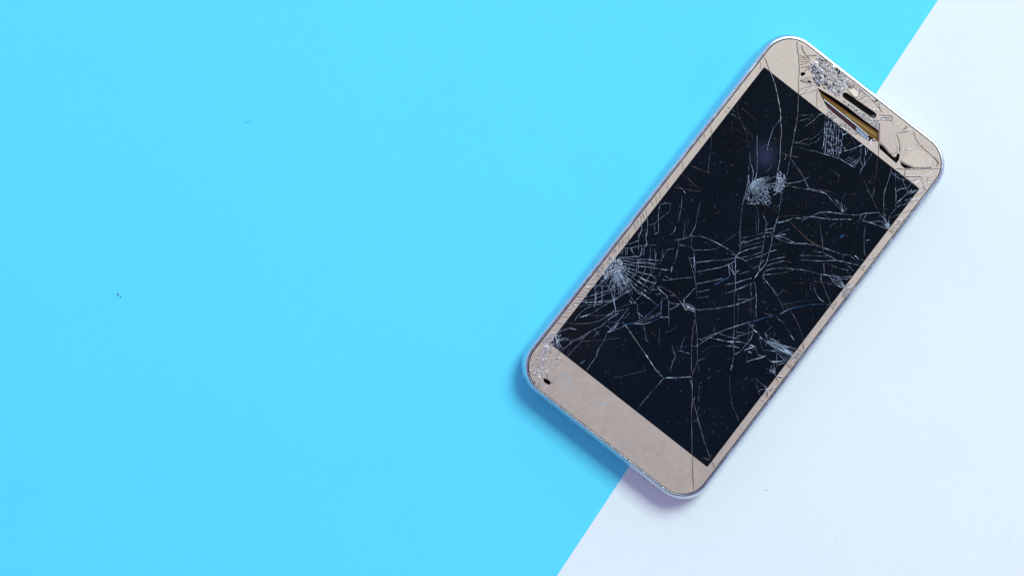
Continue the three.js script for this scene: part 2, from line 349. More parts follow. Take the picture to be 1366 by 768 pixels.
crack('L', .08, -19.81, -36.86, -18.32, -34.82, -16.65, -32.73, -13.92, -29.22, -12.55, -27.28);
crack('L', .16, -12.55, -27.28, -11.84, -25.38, -11.38, -24.05);
crack('L', .08, -18.38, -30.99, -17.18, -29.66, -16.03, -28.31);
crack('L', .13, -16.03, -28.31, -14.61, -27.53, -13.48, -26.54, -12.51, -25.04, -11.96, -23.97);
crack('L', .06, -16.04, -27.54, -14.59, -25.66);
crack('L', .2, -14.28, -25.15, -13.61, -24.17, -12.47, -23.18);
crack('L', .08, -8.92, -42.1, -7.56, -43.75, -6.23, -46.33);
crack('L', .06, -8.92, -42.1, -7.2, -43.28, -4.87, -44.55);
crack('L', .06, -8.29, -41.27, -5.97, -42.16, -3.79, -43.13);
crack('R', .12, -7.68, -44.41, -7.08, -45.08);
crack('B', .07, -13.36, -37.62, -11.53, -37.18);
crack('B', .06, -15.09, -38.91, -13.14, -40.27);
crack('B', .09, -10.29, -37.03, -8.11, -37.61, -4.99, -39.41);
crack('B', .06, -9.55, -37.04, -9.03, -37.83);
crack('O', .12, -6.37, -37.29, -3.44, -36.39, -0.43, -35.37, 2.95, -33.89);
crack('B', .09, -2.8, -36.52, -1.14, -36.32);
crack('L', .10, -3.18, -30.17, -1.5, -31.88, 0.24, -34.01, 1.25, -36.51);
crack('O', .12, -2.97, -29.65, -1.24, -30.57, 0.98, -31.57, 3.68, -33.33);
crack('L', .05, -10.22, -29.12, -10.18, -32);
crack('L', .11, -11.32, -23.72, -11.11, -25.4, -10.49, -27.02);
crack('L', .11, -10.53, -24.15, -9.62, -26.38, -8.51, -28.59);
crack('L', .08, -10.21, -24.22, -8.84, -26.82, -7.18, -30.02);
crack('L', .10, -10.26, -23.8, -8.3, -26.11, -5.69, -28.56);
crack('L', .10, -9.62, -23.93, -7.56, -25.64, -5.52, -27.37);
crack('L', .10, -13.67, -24.38, -11.97, -21.01, -10.72, -17.87, -8.74, -14.14);
crack('L', .06, -8.74, -14.14, -5.95, -9.89, -2.43, -5.15);
crack('L', .08, -3.66, -18.16, -1.81, -17.27, -0.43, -16.6, 0.33, -14.84);
crack('L', .06, -6.52, -18.84, -4.96, -17.72, -3.55, -16.48, -0.65, -12.31);
crack('L', .05, -4.83, -16.64, -2.8, -14.14, -1.12, -11.94);
crack('L', .11, -11.86, -23.16, -8.49, -25.24, -5.83, -28.23);
crack('L', .11, -11.72, -22.97, -8.02, -24.61, -4.93, -27.06);
crack('L', .11, -11.72, -22.97, -7.83, -23.99, -4.53, -25.01);
crack('L', .11, -11.58, -22.79, -7.73, -23.48, -3.87, -23.77);
crack('L', .11, -11.58, -22.79, -7.49, -22.78, -3.21, -22.52);
crack('L', .12, -11.58, -22.79, -7.25, -22.09, -2.83, -20.88);
crack('L', .10, -11.55, -22.52, -7.77, -21.39, -4.98, -20.65);
crack('L', .10, -11.55, -22.52, -8.27, -20.99, -5.94, -19.77);
crack('L', .10, -11.62, -22.46, -9.28, -20.78, -7.45, -18.69);
crack('L', .10, -11.69, -22.41, -10.12, -20.12, -8.97, -17.49);
crack('L', .10, -11.8, -22.32, -10.94, -20.05, -10.44, -17.5);
crack('L', .09, -10.83, -24.86, -9.68, -23.89, -9.18, -22.33, -9.78, -20.97);
crack('L', .09, -9.34, -25.57, -7.86, -24.26, -7.39, -22.27, -8, -20.02);
crack('L', .09, -8.01, -26.51, -6.42, -24.81, -5.74, -22.4, -6.62, -19.35);
crack('L', .09, -7.16, -18.92, -5.21, -20.17, -4.54, -21.59, -3.87, -23);
crack('L', .12, -8.97, -17.49, -7.94, -18.42, -6.57, -18.92);
crack('L', .08, -11.32, -20.93, -10.56, -19.18, -9.5, -18.55);
crack('L', .12, -3.11, -26.96, -5.2, -29.32, -7.32, -31.19);
crack('L', .12, -3.11, -26.96, -4.37, -29.39, -7.13, -32.23);
crack('L', .11, -3.11, -26.96, -3.87, -29.49, -5.51, -32.03);
crack('L', .11, -3.11, -26.96, -3.27, -29.08, -4.44, -31.99);
crack('L', .10, -3.11, -26.96, -5.18, -28.15, -6.7, -29.91);
crack('L', .10, -3.11, -26.96, -4.98, -27.13, -6, -28.69);
crack('L', .12, -4.69, -25.6, -4.06, -26.68, -2.55, -26.99);
crack('L', .12, -4.25, -24.64, -3.68, -25.8, -3.37, -26.93);
crack('L', .08, -6.77, -29.85, -5.4, -30.35, -4.41, -31.72);
crack('L', .08, -6.11, -28.6, -4.55, -29.24, -3.67, -30.53);
crack('L', .08, -5.38, -27.11, -4.12, -28.29, -3.11, -29.5);
crack('L', .10, -2.51, -27.32, -1.84, -26.08);
crack('L', .07, -1.84, -26.08, -0.15, -22.71, 1.17, -20.22);
crack('L', .13, 1.17, -20.22, 2.13, -17.44, 2.96, -15.75);
crack('L', .09, 3.61, -33.46, 6.26, -34.97, 8.7, -35.6, 11.34, -35.04);
crack('B', .06, 0.99, -20.07, 3.44, -22.59, 6.77, -25.11);
crack('L', .13, 1.93, -18.46, 3.83, -20.55, 5.09, -22.72);
crack('L', .08, 5.09, -22.72, 7.52, -24.88, 9.9, -27.12, 12.31, -28.55, 14.98, -30.25);
crack('L', .09, 9.17, -26.54, 10.52, -29.37, 11.86, -30.67, 13.58, -32.09);
crack('B', .08, 4.92, -21.41, 8.78, -20.93, 12.64, -20.46, 17.09, -20.74);
crack('B', .08, -2.61, -21.35, 0.01, -21.36);
crack('B', .05, -9.96, -37.08, -7.72, -37.98, -5.25, -39.34);
crack('D', .10, -33.57, -7.22, -32.51, -6.56, -31.53, -5.63);
crack('D', .11, -33.42, -3.88, -32.44, -2.85, -31.53, -2.06);
crack('D', .11, -33.44, -1.49, -32.46, -0.95, -31.6, 0.06);
crack('D', .11, -33.28, 0.64, -32.39, 1.06, -31.55, 1.53);
crack('D', .11, -33.34, 3.69, -32.36, 4.23, -31.43, 5.19);
crack('D', .10, -33.42, 5.26, -32.45, 5.8, -31.52, 6.38);
crack('D', .12, -33.43, 6.21, -32.44, 6.92, -31.35, 7.94);
crack('D', .12, -33.43, 7.89, -32.46, 8.44, -31.53, 9.39);
crack('D', .12, -33.31, 9.49, -32.34, 10.03, -31.34, 10.74);
crack('L', .12, -31.34, 5.31, -29.85, 6.75, -28.71, 8.47, -27.54, 10.47);
crack('L', .10, -31.16, 7.23, -30.62, 6.24);
crack('L', .13, -30.99, 8.4, -30.09, 9.57, -29.66, 11.09, -29.27, 11.84);
crack('L', .08, -30.09, 9.57, -29.45, 9.44, -28.89, 8.24);
crack('L', .07, -31.12, -1.63, -30.09, 0.19);
crack('L', .12, -30.09, 0.19, -29.36, 1.86, -28.03, 3.82, -26.84, 5.12, -25.49, 6.87, -25.97, 8.18);
crack('L', .08, -30.04, -0.23, -29.79, -1.11, -28.22, -2.69, -27.19, -1.36, -26.65, -0.66, -27.2, 1.28, -27.69, 3.54, -28.12, 5.39, -29.06, 7.06);
crack('L', .07, -28.12, 5.39, -27.34, 6.64, -26.1, 7.91);
crack('L', .11, -26.46, -6.45, -25.14, -4.49, -23.93, -2.44, -23.2, -0.76);
crack('L', .08, -23.2, -0.76, -22.64, 0.68);
crack('L', .13, -22.5, 2.07, -21.9, 3.09, -21.8, 3.95);
crack('L', .08, -21.8, 3.95, -22.09, 5.49);
crack('B', .07, -30.88, -12.18, -27.86, -12.13, -25.38, -11.82, -23, -12.02);
crack('B', .08, -30.2, -7.44, -27.99, -8.44, -25.41, -9.92, -22.64, -11.55);
crack('L', .09, -30.05, -8.69, -28.31, -8.37, -26.26, -8.12);
crack('B', .06, -30.74, -15.88, -28.9, -16.39, -26.88, -17.06);
crack('L', .06, -20.87, -8.62, -18.62, -4, -17.47, -1.53);
crack('L', .10, -17.47, -1.53, -17.13, 0.83, -17.08, 2.1);
crack('L', .05, -21.27, -1.16, -19.77, 1.03, -18.3, 3.18);
crack('D', .11, -33.51, -30.15, -32.46, -29.28, -31.44, -28.19);
crack('D', .10, -33.18, -26.81, -32.39, -25.54);
crack('D', .10, -33.44, -24.33, -32.33, -23.51);
crack('D', .09, -33.51, -22.38, -32.71, -22.07);
crack('D', .10, -33.5, -15.58, -32.54, -14.83, -31.41, -13.46);
crack('D', .10, -32.68, -37.84, -31.39, -38.11);
crack('D', .10, -32.33, -36.41, -31.6, -36.43);
crack('L', .07, -31.39, -38.11, -29.36, -38.39);
crack('O', .10, -31.48, -36.52, -29.19, -37.2, -27.08, -37.36, -25.29, -36.5, -23.33, -35.4);
crack('O', .10, -30.49, -40.35, -28.92, -38.55, -27.26, -37.6);
crack('L', .05, -31.19, -28.01, -29.63, -25.84, -27.81, -22.74, -25.99, -19.64, -24.48, -17.44);
crack('B', .07, -30.74, -15.88, -27.61, -16.66, -24.02, -17.81);
crack('B', .05, -26.61, -34.31, -23.9, -34.19);
crack('L', .11, 0.71, -34.76, 2.49, -33.9, 3.79, -33.42, 5.34, -34.08, 7.25, -35.02, 8.89, -35.56);
crack('L', .09, 8.89, -35.56, 11.75, -34.99, 14.73, -34.52, 16.47, -34.19);
crack('B', .08, 3.7, -33.54, 6.62, -35.35, 10.57, -37.53);
crack('B', .06, 4.51, -32.48, 6.86, -32.83);
crack('L', .08, 16.58, -34.29, 13.78, -35.28, 11.35, -36);
crack('L', .07, 16.38, -34.31, 14.42, -35.41, 12.53, -36.18);
crack('L', .08, 16.58, -34.29, 15.36, -35.4, 14.03, -36.42);
crack('L', .10, 16.58, -34.29, 16.22, -35.51, 15.5, -36.45);
crack('L', .13, 16.58, -34.29, 16.72, -35.34, 16.71, -36.09);
crack('L', .13, 16.29, -34.43, 15.61, -34.84, 15.16, -35.42);
crack('L', .06, 7.11, -24.91, 9.35, -26.87, 10.06, -28.37, 10.87, -29.77, 12.68, -31.31);
crack('L', .10, 12.68, -31.31, 15.25, -32.85, 17.76, -34.46, 19.81, -35.7, 21.27, -36.97, 22.25, -38.39, 24.25, -40.09);
crack('L', .09, 9.35, -26.87, 11.39, -28.1, 12.5, -28.61, 15.71, -30.77, 20.14, -34.27);
crack('L', .07, 7.73, -24.08, 8.68, -25.78);
crack('L', .07, 21.27, -36.97, 22.19, -35.51);
crack('L', .11, 22.81, -35.93, 24.42, -36.52, 26.28, -37.42);
crack('L', .06, 22.81, -38.64, 22.95, -36.49);
crack('O', .06, 11.68, -27.96, 13.65, -26.12, 15.67, -23.95, 18.16, -21.41, 19.14, -20.37);
crack('N', .16, 20.45, -26.98, 20.8, -28, 21.05, -29.14);
crack('N', .05, 18.03, -22.81, 19.21, -24.68, 20.54, -26.86);
crack('B', .08, 10.24, -20.79, 12.62, -20.61, 15.47, -20.78, 18.16, -21.41);
crack('L', .07, 18.16, -21.41, 20.36, -22.2, 22.17, -22.76);
crack('L', .07, 12.21, -18.21, 13.37, -19.13, 15.04, -19.88);
crack('L', .05, 24.49, -35.44, 26.28, -32.33, 27.83, -30.54, 29.28, -28.38);
crack('L', .2, 27.44, -31.55, 28.4, -32.5);
crack('O', .06, 15.42, -46.42, 17.79, -45.26, 20.93, -43.59);
crack('L', .06, 18.45, -43.89, 18.77, -44.71);
crack('B', .06, 16.71, -46.68, 18.66, -47.47);
crack('L', .10, 21.21, -36.81, 22.25, -38.39, 24.03, -39.99, 25.4, -41.14);
crack('L', .13, 25.4, -41.14, 27.5, -40.84, 29.18, -40.09, 30.46, -39.4);
crack('L', .07, 21.44, -36.99, 22.15, -35.67);
crack('L', .06, 22.66, -38.34, 22.92, -36.28);
crack('L', .11, 22.89, -36.07, 24.8, -37, 26.97, -37.59);
crack('L', .09, 26.97, -37.59, 29.38, -38.36, 30.81, -38.93);
crack('L', .06, 24.8, -37, 26.81, -38.79, 28.68, -40.26);
crack('O', .12, 22.35, -48.88, 23.08, -47.18, 25.18, -44.3, 26.72, -42.11);
crack('L', .14, 26.72, -42.11, 28.32, -40.74, 30.1, -39.87);
crack('O', .09, 17.56, -45.08, 20.75, -43.82, 23.18, -42.34, 25.26, -41.33, 28.5, -40.5);
crack('L', .07, 19.54, -46.65, 20.32, -45.38, 20.87, -43.91);
crack('L', .08, 29.08, -41.71, 28.71, -43.69, 29.07, -45.68);
crack('L', .09, 29.07, -45.68, 29.24, -46.94, 30.38, -48.41);
crack('L', .06, 29.2, -41.81, 30.18, -43.72, 31.23, -45.3);
crack('L', .09, 24.81, -50.82, 26.84, -48.64, 27.79, -47.12);
crack('L', .10, 25.85, -49.94, 26.25, -51.4, 27.8, -52.81);
crack('L', .11, 27.91, -47.22, 28.66, -49.7, 28.93, -51.81, 29.28, -52.84, 30.88, -54.68);
crack('L', .08, 28.93, -51.81, 29.61, -51.4);
crack('L', .08, 28.74, -53.56, 30.75, -52.87);
crack('L', .09, 29.66, -49.36, 30.94, -51.13, 31.52, -52.35);
crack('L', .06, 28.13, -48.91, 29.44, -47.67);
crack('L', .16, 29.27, -39.98, 30.22, -39.22, 31.09, -39.15);
crack('L', .16, 29.69, -39.18, 30.43, -39.19, 30.68, -40.34);
crack('L', .13, 29.23, -41.27, 30.14, -39.91, 31.14, -39);
crack('L', .13, 30.28, -38.89, 30.01, -39.99, 30.12, -40.83);
crack('H', .20, 31.4, -53.01, 31.94, -54.27, 32.56, -55.44);
crack('H', .20, 31.25, -50.23, 32.06, -51.64, 33.55, -53.38);
crack('H', .22, 31.52, -45.91, 32.39, -47.73, 33.58, -49.13);
crack('H', .22, 31.61, -42.58, 32.39, -43.76, 33.45, -45.09);
crack('H', .20, 31.36, -40.68, 32.17, -42.08, 33.54, -43.73);
crack('H', .16, 31.31, -39.51, 32.18, -40.58, 33.59, -41.69);
crack('D', .14, 31.43, -38.85, 32.66, -39.45, 33.48, -40.09);
crack('D', .16, 31.52, -38.73, 32.79, -38.79, 33.46, -39.13);
crack('H', .2, 31.76, -27.81, 32.6, -28.67, 33.59, -29.82);
crack('L', .06, 24.84, -34.97, 26.52, -31.77, 28.07, -29.98);
crack('L', .08, 28.07, -29.98, 29.61, -28.19, 30.68, -27.52);
crack('L', .14, 27.49, -25.57, 28.34, -25.68, 29.42, -25.48);
crack('L', .12, 10.31, -16.79, 11.65, -17.96);
crack('L', .07, 11.65, -17.96, 13.84, -19.5, 16.06, -20.5, 18.05, -21.32, 21, -22.33, 23.96, -23.35);
crack('L', .12, 24.43, -23.46, 25.45, -24.34, 26.5, -24.91);
crack('L', .15, 27.84, -25.85, 29.37, -25.55);
crack('L', .08, 29.37, -25.55, 30.72, -26.24);
crack('L', .07, 26.65, -24.72, 28.53, -24.7, 30.41, -24.68);
crack('L', .06, 16.11, -18.47, 19.26, -20.21);
crack('L', .10, 19.26, -20.21, 22.25, -20.69, 24.27, -20.97);
crack('L', .06, 24.69, -23.37, 25.76, -21.96);
crack('O', .08, 13.98, -14.91, 16.77, -17.12, 20.39, -19.71);
crack('L', .11, 20.19, -20.45, 20.85, -19.69);
crack('L', .06, 20.88, -19.8, 21.5, -20.21);
crack('L', .06, 14.78, -13.86, 18.22, -16.19);
crack('L', .10, 18.22, -16.19, 20.17, -17.55, 22.84, -19.91, 24.27, -20.97);
crack('L', .12, 24.27, -20.97, 26.41, -22.09);
crack('L', .08, 26.41, -22.09, 28.63, -23.09, 30.44, -24.14);
crack('L', .06, 15.72, -24.37, 17.98, -21.64, 19.26, -20.21);
crack('L', .09, 21.25, -17.84, 23.51, -15.12);
crack('B', .07, 21.05, -17.86, 23.77, -18.69);
crack('O', .14, 23.77, -18.69, 26.81, -19.59, 28.85, -20.83);
crack('L', .06, 23.88, -18.79, 25.19, -16.82);
crack('L', .06, 26.67, -21.74, 28.88, -21.78, 30.32, -21.6);
crack('L', .06, 28.39, -20.46, 29.98, -19.84);
crack('O', .09, 15.17, -10.42, 17.68, -12.02, 19.89, -13.02, 22.67, -14.26);
crack('L', .13, 22.67, -14.26, 24.48, -15.31, 26.61, -16.43);
crack('L', .13, 26.61, -16.43, 28.79, -17.97, 30.88, -19.88);
crack('L', .11, 26.61, -16.43, 28.68, -17.13, 30.17, -18.11, 30.75, -19.32);
crack('L', .09, 24.98, -15.15, 28.34, -16.11);
crack('L', .12, 25.74, -15.37, 27.67, -15.02, 30.37, -14.9);
crack('L', .12, 28.93, -15.82, 31.45, -15.94);
crack('L', .08, 26.13, -16.81, 27.14, -15.73);
crack('L', .08, 29.79, -17.63, 30.57, -19.55);
crack('L', .16, 23.08, -14.21, 23.94, -12.83);
crack('O', .11, 23.94, -12.83, 25.41, -12.12, 27.54, -10.8, 29.48, -9.71, 31.09, -8.81);
crack('L', .09, 23.44, -9.82, 25.27, -8.64, 27.06, -8, 28.85, -8.09);
crack('B', .11, 22.17, -11.25, 23.16, -11.66);
crack('B', .07, 23.16, -11.66, 24.56, -12.76, 26.46, -13.69);
crack('B', .05, 17.85, -6.91, 19.21, -8.06, 20.41, -8.92);
crack('D', .12, 31.31, -15.64, 31.9, -17.79);
crack('H', .14, 31.69, -15.38, 32.93, -17.67);
crack('H', .16, 31.7, -14.63, 32.84, -14.6);
crack('H', .14, 31.89, -15.35, 33.36, -15.38);
crack('D', .10, 32.18, -15.95, 33.41, -16.54);
crack('H', .16, 31.73, -14.1, 33.2, -13.39);
crack('H', .18, 32.32, -13.07, 33.2, -13.39);
crack('D', .10, 31.77, -16, 33.35, -16.87);
crack('H', .18, 31.21, -23.62, 31.46, -24.76, 32.08, -25.81);
crack('D', .13, 31.85, -23.75, 33.6, -23.81);
crack('D', .12, 31.91, -24.17, 32.44, -25.34);
crack('L', .08, -6.66, -10.83, -4.38, -7.75, -2.11, -5.03, -1.65, -3.71);
crack('L', .16, -1.65, -3.71, -1.67, -2.76, -1.59, -1.69);
crack('L', .11, -1.59, -1.69, -1.06, -0.99, 1.13, 1.77);
crack('L', .08, 1.13, 1.77, 2.92, 4.1, 4.48, 6.23);
crack('L', .06, -3.96, -7.7, -1.4, -10.66, 0.62, -13.38);
crack('L', .11, -2.59, -6.15, -2.99, -7.15, -1.71, -8.16);
crack('L', .10, -2.19, -6.84, -1.62, -8.04, -0.3, -10.21, 1.19, -12.15, 1.3, -12.98);
crack('L', .07, -2.26, -5.48, -0.02, -8.37, 2.23, -11.27);
crack('L', .13, -1.56, -3.59, 0.04, -6.36, 1.91, -8.77, 3.13, -10.1);
crack('L', .07, -0.2, -2.79, 1.9, -5.39, 3.68, -7.92, 3.4, -9.75);
crack('L', .11, 1.35, -2.7, 2.81, -5.17, 4.54, -7.28);
crack('L', .07, 4.54, -7.28, 5.54, -9.38);
crack('L', .15, 4.78, -2.6, 5.44, -3.68, 5.87, -4.58);
crack('L', .10, 5.87, -4.58, 6.04, -6.78, 7.29, -7.58);
crack('L', .10, 7.29, -7.58, 8.76, -9.56, 10.64, -11.72);
crack('L', .08, 0.21, -15.13, 1.06, -13.54, 2.2, -11.81);
crack('L', .10, 2.2, -11.81, 3.13, -10.1, 4.12, -8.08, 5.26, -6.35, 6.04, -4.35);
crack('L', .12, 6.04, -4.35, 6.64, -3.32);
crack('L', .10, 1.88, -17.58, 2.91, -15.75, 3.63, -14.07, 4.41, -12.81);
crack('L', .12, 4.41, -12.81, 5.14, -11.13, 5.86, -9.45, 6.59, -7.77, 7.07, -6.65);
crack('L', .16, 7.07, -6.65, 7.15, -4.84, 6.88, -2.76);
crack('L', .22, 6.88, -2.76, 7.02, -1.37, 7.06, -0.58);
crack('L', .10, 0.46, -14.57, 1.36, -15.58, 2.28, -16.57);
crack('L', .08, 0.97, -13.66, 3, -15.64);
crack('L', .08, 1.68, -12.72, 3.57, -14.4);
crack('O', .07, 0.75, -14.43, 3.62, -14.81);
crack('L', .13, 4.03, -14.76, 5.14, -16.24, 6.47, -17.44);
crack('L', .11, 4.27, -14.95, 6.31, -16.18, 10.08, -17.09);
crack('L', .10, 4.12, -14.65, 6.65, -14.76);
crack('L', .10, 4.45, -14.71, 8.22, -15.63, 10.78, -17.16);
crack('L', .08, 10.78, -17.16, 13.42, -18.98);
crack('L', .05, 4.09, -15.18, 5.23, -17.59, 6.55, -19.76);
crack('L', .16, 3.66, -14.77, 4.7, -15.36, 5.54, -15.96);
crack('L', .08, 4.87, -11.48, 5.56, -12.77);
crack('O', .06, 5.56, -12.77, 7.61, -14.47);
crack('L', .11, 5.8, -9.77, 6.34, -10.77, 7.21, -11.83);
crack('L', .12, 7.67, -5.63, 8.76, -7.61, 9.36, -8.28);
crack('L', .09, 9.36, -8.28, 10.45, -9.77, 11.53, -10.81);
crack('B', .10, 11.53, -10.81, 13.31, -11.39);
crack('L', .07, 8.15, -4.51, 9.51, -6.14, 12.21, -8.45);
crack('O', .13, 12.21, -8.45, 13.65, -9.48, 15.17, -10.42);
crack('L', .07, 15.17, -10.42, 18.42, -12.41);
crack('L', .17, 8.85, -2.63, 9.04, -3.34, 10.35, -4.56);
crack('O', .08, 10.35, -4.56, 12.72, -6.8, 15.32, -10.23);
crack('L', .09, 8.04, -3.68, 8.76, -4.69, 9.57, -5.82);
crack('L', .12, 8.7, -2.33, 8.45, -3.63);
crack('L', .10, 8.29, -2.38, 10.53, -1.89, 13.17, -1.35, 16.28, -0.44);
crack('P', .12, -1.68, -1.81, -0.11, -2.67, 1.9, -2.95);
crack('O', .07, 1.9, -2.95, 4.05, -2.58, 6.42, -2.4);
crack('L', .08, 0.86, 1.99, 1.77, 0.52);
crack('L', .07, 2.46, 1.66, 4.62, -1.35);
crack('L', .10, 3.09, 4.9, 4.78, 2.26, 6.42, 0.03);
crack('L', .11, 4.43, 6.64, 5.75, 4.49, 6.74, 2.4);
crack('L', .08, 6.74, 2.4, 7.6, 0.6, 7.09, -0.31);
crack('L', .13, 7.23, 1.82, 8.3, 3.22);
crack('L', .07, 8.3, 3.22, 9.93, 4.85);
crack('L', .09, 7.63, 0.39, 9.4, 1.98, 11.09, 3.94);
crack('L', .07, 9.69, -1.04, 10.83, -1.01);
crack('L', .06, 16.22, -0.77, 16.42, -3.17);
crack('B', .08, 6.3, -21.07, 9.01, -20.95, 12.25, -20.5);
crack('L', .11, -19.95, 5.86, -18.14, 3.87, -16.97, 2.01);
crack('L', .07, -16.97, 2.01, -17.1, -0.33, -17.59, -2.18);
crack('L', .09, -18.81, 2.52, -17.95, 3.73);
crack('L', .08, -17.06, 1.89, -14.28, -0.3, -11.66, -1.24);
crack('L', .14, -11.66, -1.24, -9.41, -1.71, -7.49, -2.1);
crack('L', .11, -7.49, -2.1, -4.79, -2.47);
crack('P', .06, -4.79, -2.47, -2.08, -2.81);
crack('L', .06, -7.49, -2.1, -6.99, -4.37, -5.54, -9.27);
crack('L', .08, -7.49, -2.1, -7.55, -0.74, -8.96, 0.82, -11.17, 2.79, -13.3, 4.36);
crack('L', .08, -18.91, 5.04, -18.19, 5.97);
crack('L', .12, -18.19, 5.97, -16.42, 5.14);
crack('P', .07, -16.42, 5.14, -14.76, 4.39, -13.42, 4.45);
crack('L', .15, -13.42, 4.45, -12.14, 5.87);
crack('L', .20, -12.14, 5.87, -10.48, 7.93, -9.92, 8.99);
crack('L', .07, -13.34, 7.2, -12.46, 7.63);
crack('L', .14, -12.46, 7.63, -10.57, 9.12, -9.96, 9.58);
crack('L', .10, -9.96, 9.58, -9.03, 10.15, -7.43, 11.51, -6.08, 12.68);
crack('L', .05, -6.08, 12.68, -3.72, 15.6);
crack('L', .10, -11.66, 6.25, -9.35, 8.91, -7.67, 10.95);
crack('L', .10, -12.73, 7.28, -11.8, 6.55);
crack('L', .06, -18.28, 5.86, -17.19, 7.99, -16.04, 10.45);
crack('L', .05, -16.42, 1.76, -14.15, 4.47);
crack('L', .09, -10.56, 7.44, -9.41, 6.04, -6.85, 3.57, -3.32, 0.42);
crack('L', .10, -3.32, 0.42, -1.83, -1.51);
crack('L', .06, -8.63, 9.46, -6.3, 6.7);
crack('L', .14, -6.3, 6.7, -5.61, 6.15);
crack('L', .12, -5.61, 6.15, -3.65, 3.86, -1.59, 0.74);
crack('L', .15, -1.59, 0.74, -1.11, -0.58, -1.77, -1.93);
crack('L', .15, -1.77, -1.93, -1.56, -3.59, -1.28, -4.19);
crack('L', .10, -6.23, 12.35, -4.16, 9.97, -2.4, 7.91, -0.67, 5.81);
crack('L', .09, 1.39, 2.69, 1.75, 0.72);
crack('N', .16, -1.59, 8.96, -0.6, 6.87, 0.73, 3.77);
crack('L', .07, -4.62, 14.44, -3.35, 12.95, -2.55, 12.06);
crack('L', .11, -2.55, 12.06, -1.86, 11.03);
crack('L', .12, 3.25, 8.5, 4.57, 6.35, 6.41, 3.03);
crack('L', .11, 1.04, 7.07, 3, 4.78, 5.25, 1.52);
crack('L', .05, -12.6, 15.39, -10.47, 13.34, -8.34, 11.29);
crack('L', .13, -1.9, 1.54, -0.6, 2.76, 0.41, 3.83);
crack('L', .13, -1.9, 1.54, -0.2, 2.07, 1.57, 2.92);
crack('L', .13, -1.11, 1.85, 0.51, 2.26, 1.69, 2.83);
crack('L', .11, -1.27, 0.67, 0.15, 1.8, 1.39, 2.69);
crack('L', .09, -1.77, -1.93, -0.23, -0.15, 1.62, 2.5, 4.53, 6.19);
crack('L', .06, 4.53, 6.19, 5.64, 8.23);
crack('P', .12, -3.38, -1.6, -2.85, -2.12, -2.13, -2.39);
crack('P', .10, -1.31, -2.29, 0.67, -3.11);
crack('L', .13, -6.15, 17.51, -5.94, 15.37);
crack('L', .08, -5.94, 15.37, -5.8, 13.39);
crack('L', .09, -25.59, 17.79, -22.73, 15.73, -19.56, 13.59);
crack('L', .09, -25.05, 18.49, -23.49, 17.63, -19.21, 14.52);
crack('L', .08, -24.24, 19.53, -21.3, 17.58, -18.21, 15.82);
crack('L', .13, -18.21, 15.82, -16.61, 15.01, -15.08, 13.62);
crack('L', .18, -15.6, 12.71, -14.59, 14.35);
crack('L', .13, -23.17, 20.92, -21.52, 20.18);
crack('L', .09, -21.52, 20.18, -19.08, 19.01, -17.22, 19.03);
crack('L', .10, -21.31, 21.88, -18.2, 21.11);
crack('L', .14, -18.2, 21.11, -16.64, 20.25, -16.44, 19.79);
crack('L', .08, -15.5, 20.29, -13.03, 19.64);
crack('P', .14, -13.03, 19.64, -11.02, 19.37, -8.92, 19.2);
crack('P', .11, -8.92, 19.2, -6.43, 20.03, -4.38, 20.28, -2.69, 20.07, -1.36, 19.39);
crack('L', .22, -15.28, 20.67, -13.42, 21.07);
crack('L', .18, -13.42, 21.07, -11.64, 20.97, -10.67, 21.51, -11.53, 22.56);
crack('O', .13, -11.09, 20.72, -8.92, 19.2);
crack('L', .18, -5.91, 19.26, -6.45, 18.56);
crack('L', .13, -6.45, 18.56, -6.06, 17.14, -5.92, 15.16);
crack('L', .06, -5.92, 15.16, -5.71, 13.51);
crack('L', .10, -5.74, 19.49, -3.99, 18.86, -2.07, 18.47);
crack('L', .16, -5.79, 19.9, -3.85, 20.98);
crack('L', .12, -4.2, 20.52, -1.72, 18.93);
crack('O', .14, -1.72, 18.93, -0.24, 17.96, 1.61, 16.13);
crack('L', .11, -5.56, 19.72, -3.28, 19.79, -1.54, 19.16);
crack('P', .10, -6.2, 19.85, -4.19, 19.57, -2.71, 18.6);
crack('L', .10, -14.67, 22.8, -12.97, 21.64);
crack('L', .08, -16.08, 22.42, -14.47, 21.15);
crack('L', .13, -19.77, 25.32, -17.67, 25.16, -14.98, 25.28);
crack('P', .06, -14.98, 25.28, -12.71, 25.34);
crack('L', .16, -21.06, 23.17, -19.46, 22.84);
crack('L', .10, -15.51, 17.87, -14.68, 17.51);
crack('L', .12, -14.6, 17.6, -13.72, 16.83, -12.74, 15.69);
crack('L', .06, -12.74, 15.69, -10.47, 13.34, -8.29, 11.36);
crack('L', .09, -15.77, 16.58, -14.16, 16.25, -12.97, 15.87);
crack('L', .09, -26.45, 13.8, -25.29, 16.25, -25.81, 17.03);
crack('L', .06, -25.99, 13.44, -24.83, 15.89);
crack('L', .07, -24.49, 12.25, -23.53, 13.74);
crack('L', .10, -22.03, 12.56, -21, 14.36);
crack('L', .09, -18.65, 8.02, -20, 9.65, -19.71, 11.47);
crack('L', .12, -19.71, 11.47, -19.63, 12.53);
crack('L', .08, -19.63, 12.53, -19.11, 14.18);
crack('L', .06, -21.13, 10.35, -19.99, 12.07);
crack('L', .06, -17.44, 7.44, -16.59, 9.01, -15.86, 10.68, -15.72, 12.07);
crack('L', .07, -22.73, 15.73, -21.48, 17.35);
crack('L', .07, -20.52, 15.47, -19.31, 17.51, -19.17, 18.89);
crack('L', .07, -17.58, 16.15, -16.79, 18.13);
crack('L', .07, -16.59, 19.84, -16.85, 21.9, -16.93, 24.2);
crack('L', .07, -19.55, 21.05, -18.74, 23.77);
crack('L', .06, -16.72, 19.19, -16.21, 21.77, -15.88, 24.12);
crack('L', .05, -12.53, 21.49, -10.38, 25, -8.71, 27.4);
